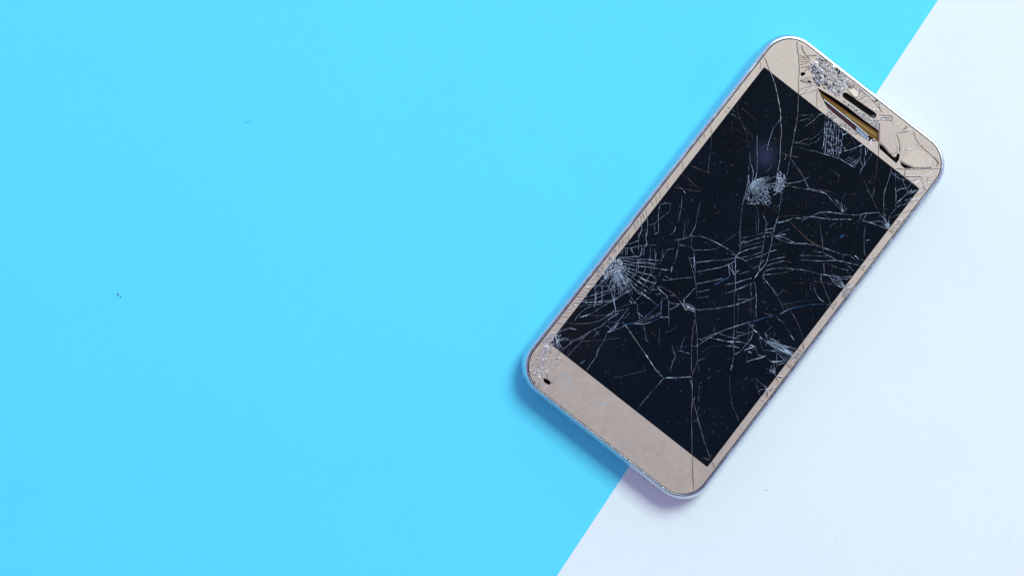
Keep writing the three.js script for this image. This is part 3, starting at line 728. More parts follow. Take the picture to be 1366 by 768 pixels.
crack('L', .07, -10.26, 21.56, -8.04, 24.2, -6.25, 26.51);
crack('L', .08, -9.31, 22.3, -7.78, 21.65, -6.25, 20.26);
crack('L', .07, -8.04, 24.2, -7.15, 22.46, -6.16, 20.38);
crack('N', .09, -12.7, 31.58, -12.02, 28.15, -11.28, 23.11);
crack('L', .10, -12.24, 31.22, -10.56, 28.12, -9.6, 26.25);
crack('L', .08, -8.88, 27.91, -6.98, 26.04);
crack('L', .09, -15.48, 30.87, -13.93, 30.95, -13.11, 31.05);
crack('L', .08, -10.42, 7.14, -7.44, 4.34);
crack('L', .06, -8.31, 9.4, -5.89, 6.37);
crack('L', .07, -6.19, 12.39, -3.62, 9.32);
crack('L', .06, -4.56, 14.28, -2.01, 11.41);
crack('L', .05, -3.4, 15.79, -0.79, 12.99);
crack('L', .12, -31.37, 16.56, -30.39, 15.42, -28.72, 12.79);
crack('L', .12, -30.97, 17.55, -29.13, 16.1, -28.01, 14.66, -26.81, 13.34);
crack('L', .09, -26.81, 13.34, -23.57, 10.41);
crack('L', .14, -29.45, 16.17, -27.88, 16.99);
crack('L', .07, -27.88, 16.99, -26.56, 17.25);
crack('L', .09, -28.52, 9.45, -27.55, 10.93);
crack('L', .18, -27.55, 10.93, -26.31, 11.82, -25.94, 13.02);
crack('L', .09, -30.36, 10.9, -26.95, 15.32);
crack('L', .10, -30.51, 17.19, -29.1, 19.25);
crack('L', .10, -30.05, 16.83, -28.75, 18.98);
crack('L', .10, -31.35, 17.3, -30.08, 19.66);
crack('L', .10, -31.54, 18.01, -30.45, 20.14);
crack('L', .12, -26.68, 13.98, -25.81, 15.35, -25.53, 16.44);
crack('L', .07, -26.17, 13.2, -24.6, 15.71);
crack('L', .07, -24.67, 12.02, -21.67, 16.38);
crack('L', .07, -23.27, 11.67, -21.36, 13.9);
crack('L', .13, -30.69, 21.26, -28.71, 19.51, -26.99, 17.89, -25.44, 16.55);
crack('L', .11, -29.54, 20.35, -26.19, 18.45, -22.59, 15.43, -20.52, 14.36);
crack('L', .10, -29.64, 21.18, -25.33, 19.08, -22.66, 16.79, -19.72, 15.4);
crack('L', .10, -29.34, 22.05, -24.79, 19.78, -21.07, 17.4, -19, 16.33);
crack('L', .10, -28.75, 22.34, -24.45, 21.18, -20.74, 19.75, -17.48, 18.3);
crack('L', .10, -28.39, 22.8, -24.37, 22.24, -20.53, 21.45, -16.87, 20.43);
crack('L', .10, -28.26, 23.44, -24.29, 23.3, -20.74, 23.11, -17.36, 22.68);
crack('L', .10, -28.22, 23.97, -24.4, 24.13, -20.48, 24.39, -17.1, 23.97);
crack('L', .09, -28.36, 24.27, -25.32, 24.85, -22.04, 25.25, -19.59, 25.55);
crack('L', .12, -25.8, 23.74, -19.23, 26.01, -15.16, 25.04);
crack('L', .09, -15.16, 25.04, -12.15, 25.2);
crack('L', .09, -28.41, 24.68, -25.83, 25.63, -23.65, 26.52);
crack('L', .09, -28.69, 25.28, -26.8, 26.76, -25.32, 28.2);
crack('L', .10, -28.97, 25.87, -27.95, 27.67, -27.03, 30.29);
crack('L', .10, -29.43, 26.23, -28.87, 28.39, -28.59, 31.15);
crack('L', .10, -29.71, 26.83, -29.56, 28.94, -29.91, 31.82);
crack('L', .12, -23.17, 24.28, -24.98, 27.19, -26.72, 31.17, -28.99, 34.44, -31.21, 37.3);
crack('L', .13, -20.76, 24.99, -21.43, 27, -22.46, 29.49);
crack('L', .12, -22.46, 29.49, -23.78, 32.57, -27.33, 36.1, -30.14, 38.68);
crack('L', .09, -24.8, 27.43, -22.32, 29.19);
crack('L', .09, -26.8, 30.11, -24.14, 32.11, -22.46, 33.32);
crack('L', .08, -22.71, 27.26, -20.13, 28.21, -17.29, 29.24);
crack('L', .08, -17.49, 25.39, -18.03, 28.04);
crack('L', .10, -29.17, 30.87, -25.56, 35.76);
crack('L', .14, -31.05, 31.79, -27.06, 36.93);
crack('L', .09, -30.55, 31.95, -28.9, 31.21, -26.93, 29.47);
crack('L', .09, -30.48, 29.66, -28.02, 29.96, -25.6, 28.79);
crack('L', .09, -26.85, 20.47, -25.73, 21.45, -25.34, 23.38);
crack('L', .09, -25.27, 17.73, -23.42, 19.63, -23.09, 21.98, -23.22, 24.69);
crack('L', .08, -23.48, 16.69, -21.57, 18.91, -21.17, 21.59, -21.12, 24.53);
crack('L', .08, -24.96, 18.6, -23.46, 20.78, -23.3, 23.63);
crack('L', .07, -21.09, 15.93, -19.58, 18.84, -18.82, 22.71);
crack('L', .09, -27.96, 20.97, -26.65, 22.17, -26.49, 24.29);
crack('L', .08, -28.47, 21.74, -27.57, 22.9, -27.59, 24.78);
crack('L', .16, -21.33, 22.82, -19.37, 22.96);
crack('L', .14, -24.01, 22.71, -22.82, 22.33);
crack('L', .12, -24.24, 26.24, -23.46, 25.81);
crack('L', .10, -17.87, 23.46, -16.98, 24.61);
crack('D', .11, -32.8, 14.33, -31.27, 16.11);
crack('D', .11, -33.02, 15.62, -31.65, 17.16);
crack('D', .10, -33.24, 16.54, -32.03, 18.2);
crack('D', .10, -33.22, 17.28, -32.08, 18.62);
crack('D', .10, -32.51, 13.16, -31.16, 14.9);
crack('D', .11, -33, 19.72, -32.17, 20.56);
crack('D', .11, -33.28, 20.31, -32.56, 21.24);
crack('D', .11, -33.01, 22.34, -32.18, 23.17);
crack('D', .11, -32.96, 20.25, -32.13, 19.41);
crack('H', .14, -33.56, 24.26, -31.87, 24.05);
crack('H', .14, -33.46, 23.44, -31.72, 22.81);
crack('H', .14, -33.5, 27.2, -31.92, 26.14);
crack('H', .14, -33.42, 28.26, -31.81, 26.99);
crack('H', .14, -33.43, 29.2, -31.73, 28.04);
crack('H', .13, -33.03, 30.19, -31.34, 29.03);
crack('H', .13, -32.89, 31.56, -31.58, 30.16);
crack('H', .13, -33.03, 33.53, -31.37, 31.85);
crack('H', .13, -32.95, 34.58, -31.11, 33.14);
crack('D', .12, -32.64, 35.46, -31.12, 34.08);
crack('D', .12, -32.11, 36.15, -30.96, 35.25);
crack('L', .14, -31.24, 32.5, -28.57, 35.22, -26.83, 37.94);
crack('L', .10, -28.03, 32.57, -25.71, 35.57);
crack('L', .11, -25.35, 31.02, -23.55, 32.39, -22.13, 33.5);
crack('L', .11, -22.75, 30.65, -23.74, 33.1, -25.86, 35.14);
crack('L', .12, -25.86, 35.14, -29.17, 37.55, -31.46, 39.36);
crack('L', .10, -24.54, 28.34, -26.69, 32.63, -28.56, 35.96, -31.18, 38.76, -32.25, 40.72);
crack('L', .11, -22.57, 30.88, -24.44, 34.58, -25.34, 36.76);
crack('L', .10, -25.34, 36.76, -26.05, 39.18);
crack('L', .22, -26.93, 40.91, -27.6, 41.95, -28.62, 43.24);
crack('L', .12, -26.05, 39.18, -26.93, 40.91);
crack('L', .11, -27.28, 37.36, -28.46, 39.41, -29.26, 41.71);
crack('L', .13, -29.26, 41.71, -29.34, 43.99, -29.08, 45.27);
crack('L', .10, -25.5, 35.6, -27.48, 37.34, -29.69, 39.26, -31.08, 41.28);
crack('L', .09, -21.35, 34.75, -21.84, 36.98, -22.22, 38.4, -23.2, 40.46, -24.45, 42.19);
crack('O', .10, -24.45, 42.19, -26.17, 43.79, -28.86, 46.02, -31.2, 47.3);
crack('L', .10, -19.71, 34.57, -20.79, 36.9, -21.23, 38.73);
crack('L', .09, -21.23, 38.73, -21.53, 41.19, -22.89, 43.73);
crack('L', .10, -22.89, 43.73, -23.78, 45.91, -24.67, 48.09);
crack('L', .07, -24.67, 48.09, -26.25, 50.81, -25.94, 51.68, -26.89, 55.19);
crack('L', .13, -17.93, 36.87, -17.96, 39.12);
crack('L', .12, -17.96, 39.12, -18.91, 41.72);
crack('L', .08, -18.91, 41.72, -18.17, 44.1, -18.02, 46.2);
crack('L', .13, -18.02, 46.2, -17.81, 47.88, -16.95, 49.72);
crack('L', .10, -16.86, 38.26, -18.68, 41.54);
crack('L', .18, -18.04, 38.07, -18.06, 39.94);
crack('L', .08, -20.28, 36.13, -21.23, 38.73);
crack('L', .07, -22.66, 43.55, -20.21, 43.85);
crack('L', .10, -21.33, 42.88, -21.32, 45.28);
crack('L', .07, -23.63, 44.68, -23.7, 46.96, -23.6, 49.47);
crack('L', .08, -23.6, 49.47, -23.96, 52.33, -24.17, 55.38);
crack('L', .07, -20.79, 40.24, -18.56, 39.78);
crack('L', .05, -23.27, 48.47, -19.32, 45, -14.98, 40.67);
crack('L', .10, -31.19, 50.62, -29.94, 48.91, -28.95, 47.57);
crack('L', .08, -28.95, 47.57, -27.1, 46.86);
crack('L', .06, -26.8, 41.07, -21.98, 37.28);
crack('L', .09, -22.35, 37.75, -19.71, 34.57);
crack('L', .08, -20.61, 37.13, -21.18, 38.31, -20.18, 38.64);
crack('H', .16, -33.26, 48.92, -31.39, 47.53);
crack('H', .16, -33.27, 46.53, -31.33, 45);
crack('H', .16, -33.48, 44.84, -31.59, 43.46);
crack('H', .18, -33.42, 41.83, -32.21, 41.24, -31.43, 40.82);
crack('H', .18, -33.29, 44.13, -32.64, 43.07, -32.31, 42.07);
crack('H', .15, -33.3, 40.8, -31.28, 39.59);
crack('H', .15, -33.15, 39.57, -31.22, 38.24);
crack('D', .13, -33.5, 39.11, -31.53, 37.37);
crack('H', .16, -33.61, 37.78, -31.61, 36.31);
crack('H', .16, -33.7, 36.48, -31.77, 35.15);
crack('H', .18, -33.46, 35.36, -31.8, 33.68);
crack('H', .15, -32.69, 54.39, -32.26, 52.57, -31.1, 50.74);
crack('L', .11, -22.21, 37.46, -21.09, 35.09, -19.23, 32.71);
crack('L', .08, -19.23, 32.71, -18.26, 31.57);
crack('L', .06, -22.3, 37.34, -21.16, 34.04, -19.95, 31.78, -18.46, 29.87);
crack('L', .14, -18.91, 41.72, -18.6, 39.25, -18.34, 37.2);
crack('L', .12, -18.34, 37.2, -18.34, 33.86);
crack('L', .10, -18.34, 33.86, -18.26, 31.57);
crack('L', .06, -20.69, 39.42, -18.75, 37.15, -17.98, 34.32);
crack('L', .13, -23.55, 32.39, -21.3, 34.33);
crack('L', .08, -21.3, 34.33, -19.58, 36.32);
crack('L', .11, -18.91, 41.72, -17.6, 39.58, -16.3, 37.45, -15.88, 36.08);
crack('N', .14, -15.88, 36.08, -14.11, 34.06);
crack('L', .12, -14.11, 34.06, -13.04, 32.1, -12.46, 29.98);
crack('N', .07, -12.46, 29.98, -11.87, 26.91, -11.17, 23.02);
crack('L', .12, -14.02, 34.18, -11.77, 32.78, -10.15, 30.57);
crack('N', .11, -10.15, 30.57, -8.62, 27.52);
crack('L', .08, -8.62, 27.52, -6.71, 25.91);
crack('L', .10, -14.85, 35.02, -12.96, 33.16, -11, 29.95, -9.25, 26.71);
crack('P', .13, -17.9, 28.69, -16.5, 29.07);
crack('L', .14, -15.36, 30.78, -14.01, 31.57, -13.36, 32.17);
crack('L', .09, -15.25, 30.68, -13.09, 30.84);
crack('L', .06, -16.5, 29.07, -15.36, 30.78);
crack('P', .08, -16.5, 29.07, -15.83, 27.06);
crack('O', .15, -17.37, 36.07, -16.06, 36.33, -13.34, 36.97, -10.35, 37.96);
crack('O', .10, -10.35, 37.96, -5.79, 39.56);
crack('L', .13, -5.79, 39.56, -2.99, 40.32, 0.08, 41.42);
crack('L', .16, 0.08, 41.42, 1.41, 41.23);
crack('L', .09, -4.91, 39.98, -4.58, 38.98);
crack('L', .08, -11.45, 32.71, -9.77, 34.17);
crack('L', .06, -9.77, 34.17, -7.82, 35.98, -7.01, 36.08);
crack('L', .05, -6.92, 30.45, -4.54, 33.77, -3.18, 35.29);
crack('L', .08, -11.81, 23.15, -8.71, 27.4);
crack('L', .08, -9.96, 21.7, -6.75, 25.86, -4.97, 28.17);
crack('O', .13, -9.49, 22.07, -7.86, 21.54, -6.67, 20.78);
crack('L', .07, -7.97, 24.04, -6.58, 20.9);
crack('P', .11, -0.98, 31.9, 0.99, 33.5, 2.63, 34.43);
crack('L', .10, 2.63, 34.43, 2.65, 35.9, 3.94, 39.25);
crack('B', .09, -8.19, 33.11, -6.41, 33.02);
crack('N', .08, -4.73, 30.4, -3.62, 28.97, -2.66, 25.99);
crack('L', .09, -24.44, 34.58, -23.46, 32.5);
crack('L', .12, -19.64, 29.31, -18.35, 29.78, -17.9, 28.69);
crack('L', .10, -17.32, 32.31, -17.25, 34.31, -17.68, 35.19);
crack('L', .12, -9, 27.74, -8.36, 27.13);
crack('L', .07, -1.72, 18.93, 0.07, 21.25);
crack('P', .14, 0.07, 21.25, 1.21, 23.69, 3.71, 27.66);
crack('P', .10, 3.71, 27.66, 9.24, 35.09);
crack('P', .10, 0.36, 21.39, 2.84, 23.89, 5.63, 27.27);
crack('L', .09, 5.63, 27.27, 8.47, 30.97);
crack('P', .07, 8.47, 30.97, 9.94, 34.55);
crack('P', .07, 8.65, 31.2, 11.2, 33.56);
crack('P', .12, 2.42, 24.78, 3.14, 24.03);
crack('L', .09, 8.65, 31.2, 9.96, 29.06);
crack('L', .13, 5.18, 28.37, 5.74, 27.18, 6.56, 24.87, 7.23, 22.86);
crack('L', .12, 7.23, 22.86, 8.66, 19.89, 9.88, 17.62);
crack('L', .12, 9.88, 17.62, 11.29, 15.59, 12.04, 14.25);
crack('L', .09, 5.6, 25.07, 7.02, 22.1, 8.28, 20.37);
crack('L', .14, 4.53, 25.36, 6.1, 25.23);
crack('L', .11, 7.09, 23.16, 10.08, 21.74, 12.75, 20.39);
crack('L', .10, 12.75, 20.39, 15.24, 18.43);
crack('L', .08, 8.92, 20.23, 11.22, 19.36, 13.24, 18.62, 14.53, 17.5);
crack('O', .12, 13.39, 20.26, 14.35, 20.06);
crack('L', .14, 14.7, 20.52, 15.66, 20.33, 16.31, 19.82);
crack('O', .07, 7.13, 21.27, 6.7, 19.75, 6.17, 19.06);
crack('N', .05, 7.86, 28.49, 9.05, 25.7, 11.14, 23.13, 12.99, 21.68, 15.02, 20.46);
crack('P', .07, 6.21, 8.97, 11.38, 15.71);
crack('L', .07, 11.38, 15.71, 13.1, 18.44, 16.24, 22.28);
crack('P', .09, 16.24, 22.28, 17.84, 25.1);
crack('L', .18, 17.95, 25.39, 18.67, 27.04);
crack('L', .11, 16.33, 22.4, 16.85, 21.88, 17.29, 21.09);
crack('L', .20, 2.43, 32.01, 3.88, 31.49);
crack('L', .09, 3.88, 31.49, 5.59, 30.82);
crack('L', .06, 2.25, 31.77, 1.34, 29.15, 0.79, 26.99);
crack('L', .08, 1.63, 33.37, 2.34, 31.89);
crack('N', .09, 1.89, 31.31, 3.01, 29.88, 4.13, 28.45);
crack('L', .12, 4.33, 28.47, 5.18, 28.37);
crack('O', .18, -6.02, 20.08, -3.85, 20.98, -3.01, 20.14);
crack('L', .14, -3.01, 20.14, -1.18, 19.63);
crack('L', .14, -4.74, 19.82, -1.72, 18.93);
crack('O', .12, -0.76, 18.73, 1.25, 16.52, 2.39, 15.59);
crack('L', .11, 2.39, 15.59, 3.42, 14.52, 5.61, 12.05, 7.19, 10.25);
crack('L', .10, 7.19, 10.25, 8.13, 9.14);
crack('O', .10, -9.61, 22.16, -7.86, 21.54, -6.02, 20.08);
crack('L', .25, -6.16, 18.7, -5.71, 19.28);
crack('P', .14, -5.65, 19.6, -3.69, 19.74, -1.81, 18.82);
crack('P', .10, -7.02, 19.75, -4.74, 19.82, -3.82, 19.09);
crack('L', .13, 5.7, 12.17, 7.19, 10.25, 8.6, 8.21);
crack('L', .13, 8.6, 8.21, 9.92, 6.05, 10.77, 4.26);
crack('L', .11, 10.77, 4.26, 10.59, 3.29, 10.23, 2.82);
crack('L', .12, 11.12, 3.99, 12.37, 5.62, 13.28, 7.14);
crack('P', .10, 13.28, 7.14, 15.29, 9.29);
crack('L', .12, 9.97, 17.74, 11.29, 15.59);
crack('L', .13, 11.29, 15.59, 12.7, 13.55, 14.1, 11.52);
crack('N', .10, 14.1, 11.52, 15.46, 9.9, 17.01, 7.56, 18.83, 5.08);
crack('L', .12, 20.24, 3.53, 21.3, 1.02);
crack('N', .08, 21.3, 1.02, 22.57, -0.72, 23.45, -1.9);
crack('O', .13, 6.82, 8.31, 8.39, 6.96, 9.97, 5.64);
crack('P', .06, 4.79, 7.11, 11.02, 15.24);
crack('P', .06, 11.02, 15.24, 13.22, 18.35, 16.41, 22.51, 17.98, 25.28);
crack('P', .06, 5.83, 6.29, 11.06, 13.35, 13.26, 17.2);
crack('P', .06, 8.84, 3.92, 13.47, 9.97);
crack('P', .06, 13.39, 8.17, 16.06, 11.65);
crack('L', .13, 14.34, 12.07, 15.51, 11.9, 16, 11.33);
crack('P', .06, 13.9, 11.49, 16.21, 14.51, 17.75, 17.01);
crack('P', .08, 14.32, 12.28, 17, 12.4, 18.64, 12.6, 20.22, 13.22);
crack('L', .22, 16.45, 12.65, 17.91, 12.62);
crack('L', .25, 19.52, 13.03, 20.52, 13.36);
crack('L', .11, 13.62, 17.66, 15.86, 14.78);
crack('L', .10, 15.86, 14.78, 16.72, 13);
crack('O', .08, 12.27, 16.86, 14.03, 15.78, 15.68, 14.55);
crack('L', .08, 11.31, 19.48, 13.97, 18.12, 16.71, 17.83, 18.51, 16.79);
crack('L', .14, 12.28, 20.75, 14.12, 19.28, 15.96, 18.05);
crack('L', .10, 13.08, 21.79, 15.02, 20.46, 16.76, 19.83);
crack('L', .12, 16.76, 22.24, 17.39, 20.64, 17.53, 17.93);
crack('L', .12, 17.53, 17.93, 17.68, 15.22, 16.9, 13.23);
crack('L', .16, 18.13, 19.68, 18.94, 18.31, 20.11, 16.46);
crack('L', .22, 19.47, 19.01, 20.54, 18.72);
crack('L', .14, 18.82, 18.4, 18.8, 16.93, 19.88, 16.64);
crack('L', .12, 20.04, 17.82, 20.49, 16.72);
crack('P', .09, 19.85, 16.11, 20.97, 17.09, 22.32, 17.89);
crack('L', .16, 22.32, 17.89, 23.6, 17.62, 24.38, 17.19);
crack('P', .08, 19.17, 13.3, 22.41, 15.59, 23.7, 16.06);
crack('L', .18, 23.86, 17.24, 24.64, 16.81);
crack('P', .10, 24.52, 16.9, 26.89, 17.08);
crack('L', .16, 26.89, 17.08, 27.4, 16.79);
crack('L', .10, 27.4, 16.79, 29.99, 14.84);
crack('L', .08, 20.84, 22.01, 21.9, 20.25, 23.02, 18.81, 24.52, 16.9);
crack('L', .10, 22.82, 15.64, 24.35, 14.73, 26.19, 13.74);
crack('L', .07, 26.59, 13.79, 28.98, 16.67);
crack('L', .10, 19.56, 11.14, 22.2, 12.41);
crack('L', .06, 20.09, 11.1, 20.46, 8.19);
crack('L', .04, 19.3, 19.51, 21.45, 22.57);
crack('L', .06, 22.06, 12.71, 25.78, 11.27, 30.67, 8.92);
crack('L', .07, 22.56, 12.87, 27.33, 11.35, 31.47, 9.97);
crack('L', .07, 23.05, 13.04, 26.58, 12.31, 31.19, 12.04);
crack('L', .10, 22.33, 13.05, 26.47, 13.14, 31.2, 13.51);
crack('L', .09, 23.02, 12.51, 27.28, 11.77, 31.12, 10.98);
crack('L', .09, 23.48, 12.14, 27.44, 10.53, 30.93, 9.27);
crack('L', .09, 25.19, 13.41, 28.23, 13.99, 30.92, 14.11);
crack('L', .10, 25.87, 11.39, 28.2, 11.04, 30.54, 10.7);
crack('L', .08, 24.48, 12.48, 28.22, 12.52, 31.31, 12.69);
crack('L', .09, 21.27, 13.14, 23.34, 12.44, 25.23, 11.52);
crack('L', .09, 26.87, 11.72, 28.79, 11.32, 31.18, 10.56);
crack('L', .12, 26.98, 10.89, 28.72, 10.26);
crack('L', .10, 27.3, 17.13, 28.74, 15.63, 30.1, 14.01);
crack('L', .10, 27.3, 17.13, 29.1, 16.09, 30.72, 14.82);
crack('P', .09, 14.52, -0.55, 17.75, 0.27, 20.46, 1.87);
crack('B', .07, 18.62, -0.05, 22.26, 0.82, 25.43, 2.06);
crack('P', .08, 19.26, 4.67, 20.76, 5.17);
crack('L', .14, 20.76, 5.17, 21.72, 4.98);
crack('P', .09, 22.13, 5.03, 25.12, 6.03, 26.7, 6.64);
crack('L', .18, 26.7, 6.64, 27.7, 6.98, 28.58, 7.4);
crack('B', .05, 19.3, 0.35, 20.89, -1.46, 22.53, -3.12);
crack('L', .07, 29.76, 8.7, 30.58, 8.81);
crack('L', .06, 21.72, 4.98, 23.64, 4.58);
crack('B', .10, 11, 8.93, 13.3, 8.05);
crack('B', .08, 11.34, 12.76, 12.71, 12.61);
crack('L', .08, 13.31, 3.94, 14.71, 3.59);
crack('N', .12, 21.3, 1.02, 22.85, -1.32, 25.29, -3.98);
crack('N', .10, 25.29, -3.98, 27.9, -6.41, 30.98, -8.72);
crack('L', .09, 20.01, 3.71, 21.3, 1.02);
crack('L', .12, 30.23, -8.24, 30.98, -8.72);
crack('P', .08, 22.67, 0.87, 25.84, 2.11, 28.55, 3.71);
crack('L', .09, 28.55, 3.71, 30.72, 5.35);
crack('L', .08, 23.44, -9.82, 25.74, -8.27, 27.56, -7.83);
crack('O', .14, 27.56, -7.83, 28.85, -8.09);
crack('N', .04, 19.3, 0.35, 22.34, -2.97, 27.01, -7.58);
crack('D', .13, 31.4, -8.42, 33.37, -7.92);
crack('D', .13, 31.27, -9.07, 32.27, -9.47, 31.58, -10.62);
crack('H', .16, 32.27, -9.47, 33.29, -9.35);
crack('D', .12, 31.14, 6.14, 31.97, 6.97, 32.8, 7.73);
crack('D', .12, 31.85, 7.07, 32.88, 7.93);
crack('D', .13, 31.08, 8.97, 32.24, 8.8, 33.32, 8.51);
crack('H', .14, 31.26, 9.94, 32.43, 9.77, 33.53, 9.27);
crack('H', .14, 31.65, 11.67, 32.23, 10.48, 32.8, 9.29);
crack('D', .13, 31.78, 12.32, 32.58, 10.95, 33.57, 9.8);
crack('H', .14, 31.9, 12.97, 33.35, 11.46);
crack('H', .16, 31.33, 14.16, 33.14, 14.59);
crack('H', .16, 31.7, 13.68, 33.31, 14.09);
crack('D', .12, 31.04, 14.75, 33.08, 15.01);
crack('W', .3, 32.22, 12.9, 32.65, 12.01);
crack('W', .25, 32.06, 11.73, 32.36, 12.6);
crack('H', .24, 31.23, 19.61, 32.5, 18.61, 33.34, 17.77);
crack('D', .14, 31.89, 19.27, 33.24, 19.33);
crack('D', .13, 31.17, 20.02, 33.19, 21.21);
crack('H', .22, 31.82, 24.51, 32.31, 23.2, 33.14, 22.36);
crack('D', .12, 31.82, 24.51, 32.87, 24.42);
crack('D', .12, 31.42, 25.19, 32.6, 27.22);
crack('D', .12, 31.83, 25.24, 32.89, 26.63);
crack('D', .10, 31.2, 26.11, 31.26, 27.16);
crack('L', .13, 29.03, 24.48, 29.96, 24.49, 30.71, 24.27);
crack('L', .09, 26.14, 24.33, 28.5, 24.52, 29.03, 24.48);
crack('L', .07, 27.17, 25.19, 29.34, 26.82, 31.45, 28.13);
crack('H', .16, 31.53, 28.24, 32.93, 28.37);
crack('L', .10, 29.63, 26.96, 29.65, 26.02, 30.49, 25.18);
crack('L', .2, 30.48, 24.45, 31.39, 24.66);
crack('L', .2, 30.69, 25.21, 31.53, 24.37);
crack('P', .08, 27.45, 18.31, 29.27, 18.74);
crack('L', .14, 28.97, 18.6, 30.79, 19.77);
crack('L', .11, 26.89, 17.08, 28.51, 15.81, 30.04, 14.42);
crack('L', .06, 26.89, 13.93, 29.43, 17.5);
crack('L', .09, 29.22, 16.74, 29.97, 15.78, 30.54, 14.59);
crack('L', .08, 20.96, 21.92, 22.36, 19.89);
crack('L', .14, 22.36, 19.89, 23.72, 18.27, 24.52, 16.9);
crack('P', .12, 10.35, 36.15, 12.17, 38.41);
crack('L', .16, 11.81, 38.33, 12.37, 38.44);
crack('P', .16, 12.17, 38.41, 14.83, 41.86);
crack('P', .14, 14.83, 41.86, 17.65, 45.91);
crack('P', .11, 17.65, 45.91, 22.17, 51.49);
crack('P', .10, 9.08, 33.44, 10.22, 35.88);
crack('L', .12, 4.26, 41.1, 6.43, 39.59, 7.91, 38.17);
crack('L', .10, 7.91, 38.17, 10.28, 36.2);
crack('N', .10, 6.41, 40.53, 7.67, 39.28, 7.95, 38.21);
crack('L', .10, 10.35, 37.25, 12.28, 38.32);
crack('L', .10, 14.47, 41.4, 15.29, 41.5, 14.81, 40.4);
crack('P', .10, 15.06, 41.68, 16.93, 43.16, 18.75, 44.32, 20.24, 45.54);
crack('P', .10, 20.24, 45.54, 21.91, 46.99, 24.66, 48.89, 25.21, 49.12);
crack('P', .13, 13.9, 37.06, 15.25, 38.96);
crack('P', .16, 15.51, 39.49, 16.62, 40.83);
crack('P', .07, 19.28, 28.42, 21.05, 30.72, 24.05, 33.91);
crack('O', .10, 24.05, 33.91, 25.81, 35.49, 28.32, 36.84, 30.2, 37.94);
crack('L', .09, 19.18, 46.56, 20.19, 45.47);
crack('L', .08, 14.44, 33.68, 14.81, 32.47);
crack('O', .06, 6.57, 44.09, 6.52, 42.1);
crack('P', .11, 15.49, 43.19, 19.7, 48.51, 25.18, 55.41);
crack('D', .13, 25.39, 55.53, 29.08, 60.09, 31.86, 63.34);
crack('P', .12, 16.21, 42.62, 19.87, 45.51, 25.17, 49.41, 30.23, 52.62);
crack('D', .16, 30.84, 52.89, 33.1, 54.1);
crack('O', .1, 28.11, 53.98, 30.33, 53.12);
crack('O', .12, -13.6, 37.11, -9.11, 38.44, -4.62, 39.77);
crack('L', .15, -4.62, 39.77, 0.2, 41.52);
crack('L', .12, 0.2, 41.52, 3.63, 41.94);
crack('L', .11, 3.63, 41.94, 8, 38.18, 9.99, 36.27);
crack('L', .12, 3.63, 41.94, 3.5, 44.46);
crack('L', .06, 3.5, 44.46, 3.13, 48.9, 2.8, 52.94);
crack('S', .10, 2.84, 55.67, 3.09, 58.23);
crack('H', .16, 31.2, 38.47, 33.07, 39.28);
crack('S', .22, -20.12, 55.6, -20.67, 57.5, -21.42, 59.86);
crack('H', .18, -27.05, 58.08, -25.93, 57.38, -24.69, 56.6);
crack('H', .14, -24.6, 56.71, -25.23, 59.23, -25.76, 61.86);
crack('H', .16, -27.3, 58.46, -26.96, 59.85, -26.7, 61.12);
crack('S', .10, -16.26, 56.07, -15.94, 59.32, -15.72, 62.45);
crack('D', .10, -26.63, 55.54, -27.11, 57.76);
crack('D', .09, -28.87, 56.92, -29.02, 58.15);
crack('L', .13, -27.1, 46.86, -27.88, 47.29, -28.89, 47.89);
crack('L', .12, -28.89, 47.89, -29.91, 49.43, -30.92, 50.97);
crack('W', .2, -30.92, 50.97, -32.26, 52.57, -33.15, 54.75);
crack('L', .09, -22.93, 43.77, -24.26, 48.14, -25.84, 50.86);
crack('L', .09, -25.84, 50.86, -26.53, 54.72);
crack('L', .08, -26.43, 50.58, -27.89, 51.54);
crack('L', .08, -26.43, 50.58, -25.73, 50.77, -25.76, 51.91);
crack('D', .12, -35.08, 59.59, -33.57, 59.88);
crack('D', .11, -34.05, 62.09, -32.64, 63.2);
crack('W', .16, -33.39, 60.1, -32.82, 59.66, -32.9, 58.61);
crack('W', .2, -31.2, 65.75, -29.47, 65.13, -28.5, 64.01);
crack('W', .2, -28.32, 64.23, -26.36, 62.51, -25.76, 61.86);
crack('W', .2, -30.37, 66.57, -29.25, 65.88, -28.83, 65);
crack('W', .16, -31.44, 65.2, -31.12, 63.48, -30.13, 63.81);
crack('D', .12, -30.52, 66.14, -29.33, 64.84);
crack('D', .12, -31.5, 64.88, -30.66, 63.12);
crack('D', .12, -29.8, 66.12, -28.12, 65.91);
crack('D', .12, -26.19, 66.97, -24.54, 68.62);
crack('W', .18, -23.67, 68.31, -23.53, 66.36);
crack('D', .11, -25.62, 63.22, -24.71, 65.08);
crack('D', .11, -23.04, 64.87, -22.43, 63.29);
crack('L', .16, -31.51, 52.35, -30.39, 51.66);
crack('L', .16, -31.01, 54.18, -31.04, 52.72, -30.4, 52.59);
crack('L', .14, -30.19, 54.27, -29.18, 52.74);
crack('L', .14, -29.89, 55.14, -28.51, 54.06);
crack('L', .14, -30.43, 51.13, -29.43, 51.46);
crack('L', .14, -31.54, 53.49, -31.62, 52.44);
crack('S', .10, -16.49, 56.25, -15.97, 57.86, -15.69, 60.59);
crack('S', .09, -9.46, 61.97, -8.96, 66.16);
crack('S', .10, -3.44, 57.62, -3.21, 61.48);
crack('S', .10, 3.09, 55.82, 3.24, 57.91);
crack('L', .05, -8.75, 51.48, -5.84, 48.09, -2.36, 43.52);
crack('L', .05, 3.02, 54.77, 3.3, 49.04);
crack('L', .10, -16.74, 54.97, -16.98, 52.76, -16.97, 49.44);
crack('L', .08, -19.59, 54.63, -19.01, 52.52);
crack('D', .14, -26.15, -68.28, -24.71, -67.13, -22.77, -66.57, -21.62, -66.53);
crack('M', .14, -24.87, -65.28, -23.62, -65.7, -22.32, -65.97);
